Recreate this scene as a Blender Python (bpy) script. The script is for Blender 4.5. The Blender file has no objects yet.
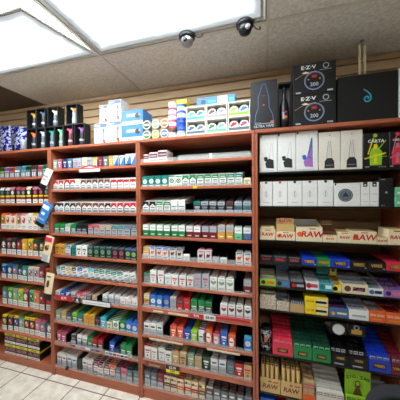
import bpy, math, random
from mathutils import Vector, Matrix
random.seed(7)
SC = bpy.context.scene
COL = SC.collection
R = math.radians
# ------------------------------------------------------------------ camera
EYE = Vector((0, 0, 1.695))
YAW, PITCH, ROLL, F = .275, -.0157, -.0083, 225.94
fw = Vector((-math.sin(YAW)*math.cos(PITCH), math.cos(YAW)*math.cos(PITCH), math.sin(PITCH)))
rt = Vector((math.cos(YAW), math.sin(YAW), 0)); up = rt.cross(fw)
r2 = rt*math.cos(ROLL)+up*math.sin(ROLL); u2 = -rt*math.sin(ROLL)+up*math.cos(ROLL)
cd = bpy.data.cameras.new('camera'); cam = bpy.data.objects.new('camera', cd); COL.objects.link(cam)
cd.lens = F/400*36; cd.sensor_width = 36; cd.clip_start = .02
cam.matrix_world = Matrix.Translation(EYE) @ Matrix((r2, u2, -fw)).transposed().to_4x4()
SC.camera = cam
def X(px, z, y):
    """x of the point at height z on the plane y whose column in the photo is px (used to measure widths)"""
    # solve for x: (P-E).r2*F = (px-200)*(P-E).fw
    k = (px-200)/F; b = Vector((0, y, z-EYE.z))
    return (k*b.dot(fw)-b.dot(r2))/(r2.x-k*fw.x)
# ------------------------------------------------------------------ materials
def lin(c): return tuple((v/255/12.92 if v/255 <= .04045 else ((v/255+.055)/1.055)**2.4) for v in c)+(1,)
PAL = dict(offwhite=(234, 228, 214), red=(196,28,40), maroon=(118,34,44), pink=(214,120,140), rose=(190,78,104), orange=(236,98,40), gold=(214,160,60),
 yellow=(240,214,30), lime=(150,205,40), green=(30,132,70), teal=(24,128,116), cyan=(60,180,205), blue=(34,92,190), navy=(30,42,92),
 purple=(120,60,140), brown=(104,62,42), tan=(196,160,112), cream=(238,222,184), white=(236,236,232), grey=(150,152,156),
 slate=(92,112,124), black=(13,13,15), silver=(176,180,188), sage=(134,156,134), mint=(110,200,150), kraft=(212,176,112), darkgreen=(20,66,48),
 sky=(44,128,204), charcoal=(38,40,44), denim=(80,110,160), royal=(20,60,190), violet=(170,110,190), vivid=(225,50,75))
MATS = {}
def nodes(name):
    m = bpy.data.materials.new(name); m.use_nodes = True
    nt = m.node_tree; return m, nt, nt.nodes['Principled BSDF']
def mat(n):
    """printed card or plastic in one of the palette colours with a faint mottling"""
    if n in MATS: return MATS[n]
    m, nt, b = nodes('print_'+n)
    c = lin(PAL[n])
    no = nt.nodes.new('ShaderNodeTexNoise'); no.inputs['Scale'].default_value = 60
    tc = nt.nodes.new('ShaderNodeTexCoord'); nt.links.new(tc.outputs['Object'], no.inputs['Vector'])
    mx = nt.nodes.new('ShaderNodeMix'); mx.data_type = 'RGBA'
    mx.inputs[6].default_value = tuple(v*.88 for v in c[:3])+(1,); mx.inputs[7].default_value = tuple(min(1, v*1.08) for v in c[:3])+(1,)
    nt.links.new(no.outputs['Fac'], mx.inputs[0]); nt.links.new(mx.outputs[2], b.inputs['Base Color'])
    b.inputs['Roughness'].default_value = .38
    MATS[n] = m; return m
def special(n, c, rough=.5, metal=0, scale=(1, 1, 1), ns=8, amt=.25, bump=0, detail=4, mid=None):
    m, nt, b = nodes(n); c = lin(c)
    tc = nt.nodes.new('ShaderNodeTexCoord'); mp = nt.nodes.new('ShaderNodeMapping'); mp.inputs['Scale'].default_value = scale
    no = nt.nodes.new('ShaderNodeTexNoise'); no.inputs['Scale'].default_value = ns; no.inputs['Detail'].default_value = detail
    nt.links.new(tc.outputs['Object'], mp.inputs['Vector']); nt.links.new(mp.outputs[0], no.inputs['Vector'])
    cr = nt.nodes.new('ShaderNodeValToRGB'); cr.color_ramp.elements[0].position = .3; cr.color_ramp.elements[1].position = .7
    cr.color_ramp.elements[0].color = tuple(v*(1-amt) for v in c[:3])+(1,); cr.color_ramp.elements[1].color = tuple(min(1, v*(1+amt)) for v in c[:3])+(1,)
    nt.links.new(no.outputs['Fac'], cr.inputs[0]); nt.links.new(cr.outputs[0], b.inputs['Base Color'])
    b.inputs['Roughness'].default_value = rough; b.inputs['Metallic'].default_value = metal
    if bump:
        bp = nt.nodes.new('ShaderNodeBump'); bp.inputs['Strength'].default_value = bump; bp.inputs['Distance'].default_value = .003
        nt.links.new(no.outputs['Fac'], bp.inputs['Height']); nt.links.new(bp.outputs[0], b.inputs['Normal'])
    MATS[n] = m; return m
special('wood', (168, 92, 64), .38, scale=(3, 3, 40), ns=3, amt=.22)
special('woodh', (182, 102, 72), .36, scale=(3, 40, 40), ns=3, amt=.2)
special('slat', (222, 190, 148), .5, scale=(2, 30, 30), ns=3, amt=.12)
special('tile', (224, 221, 214), .95, ns=55, amt=.16, bump=.6, detail=3)
special('tbar', (214, 208, 196), .6, ns=9, amt=.05)
special('woodshaded', (70, 40, 28), .5, scale=(3, 3, 40), ns=3, amt=.2)  # same wood as the bay, interior shade put into the colour
special('slatshaded', (178, 142, 98), .5, scale=(2, 30, 30), ns=3, amt=.15)  # slatwall colour darkened to stand in for shade inside the bay
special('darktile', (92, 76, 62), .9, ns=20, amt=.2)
special('plaster', (150, 140, 128), .9, ns=6, amt=.05)
special('steel', (150, 150, 152), .3, .8, ns=20, amt=.1)
special('blackplastic', (20, 20, 22), .35, ns=20, amt=.1)
special('blackmatt', (15, 16, 18), .5, ns=40, amt=.15)
special('blackmetal', (34, 30, 27), .45, .3, ns=20, amt=.15)
special('whiteenamel', (225, 225, 222), .4, ns=5, amt=.03)
special('doorgrey', (190, 190, 186), .45, ns=5, amt=.05)
special('fabric', (38, 39, 44), .95, ns=180, amt=.3, bump=.4)
def foil(n, c1, c2, ns=9):
    m, nt, b = nodes(n)
    tc = nt.nodes.new('ShaderNodeTexCoord'); v = nt.nodes.new('ShaderNodeTexNoise'); v.inputs['Scale'].default_value = ns; v.inputs['Detail'].default_value = 2
    nt.links.new(tc.outputs['Object'], v.inputs['Vector'])
    cr = nt.nodes.new('ShaderNodeValToRGB'); cr.color_ramp.interpolation = 'CONSTANT'
    cr.color_ramp.elements[0].color = lin(c1); cr.color_ramp.elements[1].color = lin(c2); cr.color_ramp.elements[1].position = .5
    nt.links.new(v.outputs['Fac'], cr.inputs[0]); nt.links.new(cr.outputs[0], b.inputs['Base Color'])
    b.inputs['Roughness'].default_value = .25; b.inputs['Metallic'].default_value = .15
    MATS[n] = m; return m
foil('bluewhite', (20, 30, 150), (196, 202, 220), 34)
foil('blackwhitespots', (22, 24, 26), (190, 196, 200), 45)
foil('greenmix', (30, 90, 40), (150, 190, 60), 40)
foil('pinkmix', (190, 120, 125), (50, 45, 60), 70)
foil('goldmix', (200, 150, 40), (110, 70, 20), 60)
foil('snow', (214, 204, 186), (170, 150, 130), 120)
def clear(n, tint, gl):
    m = bpy.data.materials.new(n); m.use_nodes = True; nt = m.node_tree; nt.nodes.clear()
    o = nt.nodes.new('ShaderNodeOutputMaterial'); t = nt.nodes.new('ShaderNodeBsdfTransparent'); g = nt.nodes.new('ShaderNodeBsdfPrincipled')
    g.inputs['Base Color'].default_value = lin(tint); g.inputs['Roughness'].default_value = .15
    mx = nt.nodes.new('ShaderNodeMixShader'); mx.inputs[0].default_value = gl
    nt.links.new(t.outputs[0], mx.inputs[1]); nt.links.new(g.outputs[0], mx.inputs[2]); nt.links.new(mx.outputs[0], o.inputs[0])
    MATS[n] = m
clear('acrylic', (225, 225, 222), .24); clear('window_film', (200, 205, 210), .12)
def glow(n, s, vary=False):
    m = bpy.data.materials.new(n); m.use_nodes = True; nt = m.node_tree; nt.nodes.clear()
    o = nt.nodes.new('ShaderNodeOutputMaterial'); e = nt.nodes.new('ShaderNodeEmission'); e.inputs['Strength'].default_value = s
    e.inputs['Color'].default_value = (.93, .98, 1, 1)
    nt.links.new(e.outputs[0], o.inputs[0]); MATS[n] = m
glow('tube', 16)
def diffuser_mat(S):
    # prismatic cover lit by the tubes behind it: full over the tubes, weaker along the rim
    m = bpy.data.materials.new('diffuser'); m.use_nodes = True; nt = m.node_tree; nt.nodes.clear()
    o = nt.nodes.new('ShaderNodeOutputMaterial'); e = nt.nodes.new('ShaderNodeEmission'); tc = nt.nodes.new('ShaderNodeTexCoord'); sp = nt.nodes.new('ShaderNodeSeparateXYZ')
    nt.links.new(tc.outputs['Generated'], sp.inputs[0])
    def M(op, a, b=None, c=None):
        n = nt.nodes.new('ShaderNodeMath'); n.operation = op
        for i, v in enumerate((a, b, c)):
            if v is None: continue
            if isinstance(v, (int, float)): n.inputs[i].default_value = v
            else: nt.links.new(v, n.inputs[i])
        return n.outputs[0]
    dx = M('MINIMUM', sp.outputs[0], M('SUBTRACT', 1.0, sp.outputs[0])); dy = M('MINIMUM', sp.outputs[1], M('SUBTRACT', 1.0, sp.outputs[1]))
    no = nt.nodes.new('ShaderNodeTexNoise'); no.inputs['Scale'].default_value = 5; no.inputs['Detail'].default_value = 2; nt.links.new(tc.outputs['Generated'], no.inputs['Vector'])
    d = M('ADD', M('MINIMUM', M('MULTIPLY', dx, 2.2), M('MULTIPLY', dy, 1.0)), M('MULTIPLY', M('SUBTRACT', no.outputs['Fac'], .5), .12))
    mr = nt.nodes.new('ShaderNodeMapRange'); mr.interpolation_type = 'SMOOTHSTEP'; mr.inputs[1].default_value = -.06; mr.inputs[2].default_value = .3
    nt.links.new(d, mr.inputs[0]); nt.links.new(M('ADD', M('MULTIPLY', M('POWER', mr.outputs[0], 3.0), S), .6), e.inputs['Strength']); e.inputs['Color'].default_value = (.9, .97, 1, 1)
    nt.links.new(e.outputs[0], o.inputs[0]); MATS['diffuser'] = m
diffuser_mat(19)
def floor_mat():
    m, nt, b = nodes('ceramic_floor'); P = .3145
    ge = nt.nodes.new('ShaderNodeNewGeometry'); sp = nt.nodes.new('ShaderNodeSeparateXYZ'); nt.links.new(ge.outputs['Position'], sp.inputs[0])
    def M(op, a, bb=None):
        n = nt.nodes.new('ShaderNodeMath'); n.operation = op
        for i, v in enumerate((a, bb)):
            if v is None: continue
            if isinstance(v, (int, float)): n.inputs[i].default_value = v
            else: nt.links.new(v, n.inputs[i])
        return n.outputs[0]
    def edge(o, off):
        f = M('FRACT', M('DIVIDE', M('SUBTRACT', o, off), P)); return M('MINIMUM', f, M('SUBTRACT', 1.0, f))
    d = M('MINIMUM', edge(sp.outputs[0], -1.957-P*20), edge(sp.outputs[1], 1.61-P*40))
    g = M('LESS_THAN', d, .0125)
    no = nt.nodes.new('ShaderNodeTexNoise'); no.inputs['Scale'].default_value = 14; no.inputs['Detail'].default_value = 6
    nt.links.new(ge.outputs['Position'], no.inputs['Vector'])
    cr = nt.nodes.new('ShaderNodeValToRGB'); cr.color_ramp.elements[0].color = lin((222, 212, 192)); cr.color_ramp.elements[1].color = lin((248, 242, 230))
    cr.color_ramp.elements[0].position = .3; cr.color_ramp.elements[1].position = .65
    nt.links.new(no.outputs['Fac'], cr.inputs[0])
    mx = nt.nodes.new('ShaderNodeMix'); mx.data_type = 'RGBA'; nt.links.new(g, mx.inputs[0]); nt.links.new(cr.outputs[0], mx.inputs[6])
    mx.inputs[7].default_value = lin((74, 60, 50)); nt.links.new(mx.outputs[2], b.inputs['Base Color']); b.inputs['Roughness'].default_value = .3
    MATS['floor'] = m
floor_mat()
def MT(n): return MATS[n] if n in MATS else mat(n)
# ------------------------------------------------------------------ mesh builder
TXT = {}
def text_polys(s):
    if s in TXT: return TXT[s]
    c = bpy.data.curves.new('t', 'FONT'); c.body = s; c.size = 1; c.align_x = 'CENTER'; c.align_y = 'CENTER'; c.resolution_u = 2; c.offset = .028
    o = bpy.data.objects.new('t', c); COL.objects.link(o)
    dg = bpy.context.evaluated_depsgraph_get(); ev = o.evaluated_get(dg); me = ev.to_mesh()
    TXT[s] = ([(v.co.x, v.co.y) for v in me.vertices], [tuple(p.vertices) for p in me.polygons])
    ev.to_mesh_clear(); bpy.data.objects.remove(o); bpy.data.curves.remove(c)
    return TXT[s]
class MB:
    def __init__(s): s.v = []; s.f = []; s.m = []; s.names = []; s.sm = []
    def mi(s, n):
        if n not in s.names: s.names.append(n)
        return s.names.index(n)
    def add(s, vs, fs, m, smooth=False):
        k = len(s.v); s.v += [tuple(v) for v in vs]; i = s.mi(m)
        for f in fs: s.f.append(tuple(k+a for a in f)); s.m.append(i); s.sm.append(smooth)
    def box(s, x0, x1, y0, y1, z0, z1, m, top=None, front=None, c=0):
        """box with optional chamfer; top and front may be printed in other colours"""
        top = top or m; front = front or m
        if c <= 0:
            vs = [(x, y, z) for x in (x0, x1) for y in (y0, y1) for z in (z0, z1)]
            s.add(vs, [(0, 1, 3, 2), (4, 6, 7, 5), (2, 3, 7, 6), (0, 2, 6, 4)], m)
            s.add(vs, [(1, 5, 7, 3)], top); s.add(vs, [(0, 4, 5, 1)], front); return
        k = len(s.v); idx = {}
        for ix, x in enumerate((x0, x1)):
            for iy, y in enumerate((y0, y1)):
                for iz, z in enumerate((z0, z1)):
                    sx, sy, sz = (1-2*ix)*c, (1-2*iy)*c, (1-2*iz)*c
                    for a, p in enumerate(((x, y+sy, z+sz), (x+sx, y, z+sz), (x+sx, y+sy, z))):
                        idx[ix, iy, iz, a] = len(s.v)-k; s.v.append(p)
        def face(t, n): s.f.append(tuple(k+idx[q] for q in t)); s.m.append(s.mi(n)); s.sm.append(False)
        C = ((0, 0), (0, 1), (1, 1), (1, 0))
        face([(0, a, b, 0) for a, b in C], m); face([(1, a, b, 0) for a, b in C[::-1]], m)
        face([(a, 0, b, 1) for a, b in C[::-1]], front); face([(a, 1, b, 1) for a, b in C], m)
        face([(a, b, 0, 2) for a, b in C], m); face([(a, b, 1, 2) for a, b in C[::-1]], top)
        for a in (0, 1):
            for b in (0, 1):
                face([(a, b, 0, 0), (a, b, 1, 0), (a, b, 1, 1), (a, b, 0, 1)], m)
                face([(a, 0, b, 0), (a, 1, b, 0), (a, 1, b, 2), (a, 0, b, 2)], m)
                face([(0, a, b, 1), (1, a, b, 1), (1, a, b, 2), (0, a, b, 2)], m)
                for cc in (0, 1): face([(a, b, cc, 0), (a, b, cc, 1), (a, b, cc, 2)], m)
    def poly(s, pts, m, y=-.0005):
        s.add([(x, y, z) for x, z in pts], [tuple(range(len(pts)))], m)
    def rect(s, x0, x1, z0, z1, m, y=-.0005): s.poly([(x0, z0), (x1, z0), (x1, z1), (x0, z1)], m, y)
    def disc(s, cx, cz, rx, m, rz=None, y=-.0008, n=14, a0=0, a1=360):
        rz = rz or rx; full = a1-a0 >= 360
        s.poly([(cx+rx*math.cos(R(a0+(a1-a0)*i/(n if full else n-1))), cz+rz*math.sin(R(a0+(a1-a0)*i/(n if full else n-1)))) for i in range(n)], m, y)
    def ring(s, cx, cz, r0, r1, m, y=-.0008, n=28, sx=1):
        vs = []
        for i in range(n):
            a = 2*math.pi*i/n; vs += [(cx+sx*r*math.cos(a), y, cz+r*math.sin(a)) for r in (r0, r1)]
        s.add(vs, [(2*i, 2*i+1, (2*i+3) % (2*n), (2*i+2) % (2*n)) for i in range(n)], m)
    def line(s, pts, w, m, y=-.0008):
        for (a, b), (c, d) in zip(pts, pts[1:]):
            L = math.hypot(c-a, d-b) or 1; nx, nz = -(d-b)/L*w/2, (c-a)/L*w/2
            s.poly([(a-nx, b-nz), (c-nx, d-nz), (c+nx, d+nz), (a+nx, b+nz)], m, y)
    def text(s, t, cx, cz, size, m, y=-.0009, sx=1, shear=0):
        vs, fs = text_polys(t); s.add([(cx+(a+shear*b)*size*sx, y, cz+b*size) for a, b in vs], fs, m)
    def lathe(s, prof, cx, cy, m, n=20, axis='z', smooth=True):
        vs = []
        for r_, h in prof:
            for i in range(n):
                a = 2*math.pi*i/n; p = (r_*math.cos(a), r_*math.sin(a))
                vs.append((cx+p[0], cy+p[1], h) if axis == 'z' else (cx+p[0], h, cy+p[1]))
        fs = [(j*n+i, j*n+(i+1) % n, (j+1)*n+(i+1) % n, (j+1)*n+i) for j in range(len(prof)-1) for i in range(n)]
        s.add(vs, fs, m, smooth); s.add([vs[i] for i in range(n)], [tuple(range(n))], m); s.add(vs[-n:], [tuple(range(n))], m)
    def tube(s, pts, rad, m, n=8):
        pts = [Vector(p) for p in pts]; vs = []; rs = rad if isinstance(rad, (list, tuple)) else [rad]*len(pts)
        for i, p in enumerate(pts):
            d = (pts[min(i+1, len(pts)-1)]-pts[max(i-1, 0)]).normalized(); a = d.orthogonal().normalized() if abs(d.y) > .9 else d.cross(Vector((0, 1, 0))).normalized()
            b = d.cross(a)
            for k in range(n): t = 2*math.pi*k/n; vs.append(p+(a*math.cos(t)+b*math.sin(t))*rs[i])
        fs = [(j*n+i, j*n+(i+1) % n, (j+1)*n+(i+1) % n, (j+1)*n+i) for j in range(len(pts)-1) for i in range(n)]
        fs += [tuple(range(n)), tuple(range((len(pts)-1)*n, len(pts)*n))]
        s.add(vs, fs, m, True)
    def mesh(s, name):
        me = bpy.data.meshes.new(name); me.from_pydata(s.v, [], s.f)
        for n in s.names: me.materials.append(MT(n))
        me.polygons.foreach_set('material_index', s.m); me.polygons.foreach_set('use_smooth', s.sm); me.update(); return me
    def build(s, name, parent=None, loc=None):
        o = bpy.data.objects.new(name, s.mesh(name)); COL.objects.link(o)
        if parent: o.parent = parent
        if loc: o.location = loc
        return o
def tag(o, label=None, cat=None, group=None, kind=None):
    for k, v in (('label', label), ('category', cat), ('group', group), ('kind', kind)):
        if v: o[k] = v
    return o
def thing(name, label, cat, loc, rz=0, group=None):
    o = bpy.data.objects.new(name, None); COL.objects.link(o); o.location = loc; o.rotation_euler = (0, 0, rz); o.empty_display_size = .05
    return tag(o, label, cat, group)
def place(name, me, loc, rot=(0, 0, 0), label=None, cat=None, group=None, parent=None):
    o = bpy.data.objects.new(name, me); COL.objects.link(o); o.location = loc; o.rotation_euler = rot
    if parent: o.parent = parent
    return tag(o, label, cat, group)
def struct(name, mb): return tag(mb.build(name), kind='structure')
ORD = 'first second third fourth fifth sixth seventh eighth ninth tenth eleventh twelfth thirteenth fourteenth fifteenth sixteenth'.split()
NUM = 'one two three four five six seven eight nine ten eleven twelve thirteen fourteen fifteen sixteen'.split()
# ------------------------------------------------------------------ room shell
WALL, FRONT, CEIL, TOP = 2.053, 1.67, 2.77, 2.168
XL, XR, YB = -5.2, 2.9, -3.0
m = MB(); m.box(XL, XR, YB, WALL+.1, -.1, 0, 'floor'); struct('floor', m)
m = MB(); m.box(XL-.1, XL, YB, WALL+.1, 0, 3, 'plaster'); struct('wall_left', m)
m = MB(); m.box(XR, XR+.1, YB, WALL+.1, 0, 3, 'plaster'); struct('wall_right', m)
m = MB(); m.box(XL, XR, YB-.1, YB, 0, 3, 'plaster'); struct('wall_front', m)
# slatwall: one continuous profile with real grooves
m = MB(); prof = [(WALL+.1, 0)]; P = .079; z = 0.0; prof += [(WALL, 0)]
z = CEIL-.045-P*40
while z < CEIL:
    if z > .03: prof += [(WALL, z-.008), (WALL+.002, z-.006), (WALL+.004, z-.012), (WALL+.03, z-.012), (WALL+.03, z+.012), (WALL+.004, z+.012), (WALL+.002, z+.005), (WALL, z+.007)]
    z += P
prof += [(WALL, CEIL), (WALL+.1, CEIL)]
vs = [(x, y, zz) for x in (XL, XR) for y, zz in prof]; n = len(prof)
m.add(vs, [(i, i+1, n+i+1, n+i) for i in range(n-1)], 'slat'); struct('wall_back', m)
m = MB(); m.box(XL, XR, WALL-.012, WALL-.0005, CEIL-.03, CEIL-.006, 'slat', c=.003); struct('trim_1', m)
# ceiling: lay-in tiles with openings where the light fixtures sit
XA = -1.1907; TW = 1.22
cols = [XA+TW*k for k in range(-4, 5)]; rows = [WALL+.09, 1.4695, .86, .25, -.36, -.97, -1.58, -2.19, -2.8, YB-.05]
cols = [XL-.05]+[c for c in cols if XL < c < XR]+[XR+.05]
def cellx(k): return cols[k], cols[k+1]
kA = min(range(len(cols)), key=lambda i: abs(cols[i]-XA))
lights = {(kA-1, 1), (kA, 1), (kA-1, 2), (kA, 2), (kA+1, 5), (kA-3, 5)}
m = MB()
for i in range(len(cols)-1):
    for j in range(len(rows)-1):
        if (i, j) in lights: continue
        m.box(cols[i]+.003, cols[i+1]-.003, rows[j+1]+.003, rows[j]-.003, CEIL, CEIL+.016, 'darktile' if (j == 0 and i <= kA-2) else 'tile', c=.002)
m.box(XL-.1, XR+.1, YB-.1, WALL+.1, CEIL+.2, CEIL+.22, 'darktile')
struct('ceiling', m)
m = MB()
for k, c in enumerate(cols[1:-1]): m.box(c-.009, c+.009, YB, WALL-.013, CEIL-.004, CEIL-.0002, 'tbar')
for y in rows[1:-1]: m.box(XL, XR, y-.011, y+.011, CEIL-.0045, CEIL-.0003, 'tbar')
struct('trim_2', m)
LN = ['ceiling light panel with its diffuser door hanging open above leftmost bay', 'large bright ceiling light panel beside the two dome cameras']
def fixture(i, j, label, drop=0):
    x0, x1 = cols[i]+.012, cols[i+1]-.012; y0, y1 = rows[j+1]+.014, rows[j]-.014
    t = thing('ceiling_light', label, 'ceiling light', ((x0+x1)/2, (y0+y1)/2, CEIL), 0, 'ceiling light panels')
    w, d = (x1-x0)/2, (y1-y0)/2
    h = MB(); g = .01
    h.box(-w, w, -d, d, .11, .12, 'whiteenamel')
    h.box(-w, -w+g, -d, d, .001, .11, 'whiteenamel'); h.box(w-g, w, -d, d, .001, .11, 'whiteenamel')
    h.box(-w+g, w-g, -d, -d+g, .001, .11, 'whiteenamel'); h.box(-w+g, w-g, d-g, d, .001, .11, 'whiteenamel')
    h.build('housing', t)
    w -= .012; d -= .012
    door = thing('door_frame', None, None, (0, d, -.002)); door.parent = t
    bpy.data.objects.remove(door)
    f = MB(); b = .02
    f.box(-w, w, -2*d, -2*d+b, -.008, .004, 'doorgrey', c=.002); f.box(-w, w, -b, 0, -.008, .004, 'doorgrey', c=.002)
    f.box(-w, -w+b, -2*d+b, -b, -.008, .004, 'doorgrey', c=.002); f.box(w-b, w, -2*d+b, -b, -.008, .004, 'doorgrey', c=.002)
    fo = f.build('door_frame', t, (0, d, .006)); fo.rotation_euler = (R(drop), 0, 0)
    p = MB(); p.box(-w+b, w-b, -2*d+b, -b, -.003, 0, 'diffuser'); p.build('diffuser', fo)
    if drop:
        for s in (-.15, .15):
            q = MB(); q.tube([(-w+.03, s, .075), (w-.03, s, .075)], .013, 'tube', 10); q.build('fluorescent_tube', t)
            q = MB()
            for e in (-1, 1): q.box(e*(w-.018)-.01, e*(w-.018)+.01, s-.02, s+.02, .05, .1095, 'whiteenamel', c=.002)
            q.build('lamp_holder', t)
fixture(kA-1, 1, LN[0], drop=9)
fixture(kA, 1, LN[1])
fixture(kA-1, 2, 'ceiling light panel glimpsed in the top left corner behind the open one')
fixture(kA, 2, 'ceiling light panel just above the frame, nearest the middle of the aisle')
for q, (i, j) in enumerate(sorted(lights-{(kA-1, 1), (kA, 1), (kA-1, 2), (kA, 2)})):
    fixture(i, j, 'ceiling light panel out of frame behind the viewer, '+['to the far left', 'to the right'][q])
# ------------------------------------------------------------------ shelving bays
U2 = [1.963, 1.768, 1.559, 1.36, 1.157, .95, .757, .526, .314, .089]
U3 = [1.978, 1.777, 1.569, 1.371, 1.185, .975, .78, .544, .334, .098]
U1 = [1.90, 1.642, 1.376, 1.12, .869, .60, .331, .078]
U4 = [1.865, 1.62, 1.375, 1.21, 1.04, .87, .545, .255]
BX = [-2.887, -1.9462, -1.0054, -.0611, .883]
BAYS = []
BW = 'leftmost second third rightmost'.split()
TH = .021
def bay(k, zs, slat=False, rails=(), metal=()):
    x0, x1 = BX[k]+.0012, BX[k+1]-.0012
    t = thing('shelving_bay', ['leftmost tall brown wooden bay, holding cigar and cigarillo pouches', 'second tall brown wooden bay from left, filled with cigarette packs',
        'third tall brown wooden bay, with an almost empty top shelf', 'rightmost brown wooden bay with slatwall back and black shelves'][k], 'shelving', (x0, FRONT, 0), 0, None)
    BAYS.append(t); W = x1-x0; D = WALL-.002-FRONT
    for a in (0, W-.019):
        p = MB(); p.box(a, a+.019, 0, D, .0, TOP-.024, 'wood', c=.0015); p.build('side_panel', t)
    p = MB(); p.box(0, W, -.004, D, TOP-.0238, TOP, 'woodh', c=.003); p.build('top_panel', t)
    if not slat:
        p = MB(); p.box(.0195, W-.0195, D-.009, D-.001, .06, TOP-.025, 'woodshaded'); o = p.build('back_panel', t); o['label'] = 'brown back board with shelf shade in its colour'
    if slat:
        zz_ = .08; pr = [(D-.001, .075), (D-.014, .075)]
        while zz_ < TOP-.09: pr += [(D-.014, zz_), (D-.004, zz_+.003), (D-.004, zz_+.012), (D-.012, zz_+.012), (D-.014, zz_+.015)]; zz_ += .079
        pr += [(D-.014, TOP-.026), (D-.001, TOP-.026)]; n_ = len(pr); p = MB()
        p.add([(a, y_, z_) for a in (.02, W-.02) for y_, z_ in pr], [(i, i+1, n_+i+1, n_+i) for i in range(n_-1)]+[(n_-1, 0, n_, 2*n_-1)], 'slatshaded'); o = p.build('back_panel', t); o['label'] = 'slatted back board with bay shade in its colour'
    p = MB(); p.box(.0195, W-.0195, .012, .03, .001, zs[-1]-.022 if not slat else .05, 'woodh', c=.001); p.build('plinth', t)
    for q, z in enumerate(zs):
        p = MB()
        if slat:
            p.box(.021, W-.021, .03, D-.016, z-.01, z, 'blackmetal', c=.001); o = p.build('shelf', t); o['label'] = 'black metal shelf'
        else:
            tk = .04 if (k == 2 and q in (4, 6, 8)) else TH
            p.box(.0195, W-.0195, .001, D-.0095, z-tk, z, 'woodh', c=.0015); p.build('shelf', t)
    for q, x_0, x_1, h in rails:
        p = MB(); p.box(x_0-x0, x_1-x0, .0035, .0062, zs[q]+.0005, zs[q]+h, 'acrylic'); o = p.build('price_rail', t); o['label'] = 'clear plastic shelf-edge strip'
def full(k, q, h): return (q, BX[k]+.023, BX[k+1]-.023, h)
bay(0, U1)
bay(1, U2, rails=[full(1, 7, .026), full(1, 8, .03), full(1, 9, .022), full(1, 6, .018), full(1, 1, .012)])
bay(2, U3, rails=[full(2, 0, .03), full(2, 1, .018), full(2, 2, .022), full(2, 4, .035), full(2, 5, .014), full(2, 6, .018), full(2, 7, .025), full(2, 8, .02), full(2, 9, .03)])
bay(3, U4, slat=True)
m = MB(); m.box(BX[3]+.0225, BX[4]-.0225, FRONT+.032, WALL-.02, .052, .07, 'woodh'); 
o = m.build('bottom_shelf_board'); tag(o, 'brown wooden board low down inside the rightmost bay', 'shelf board')
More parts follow.
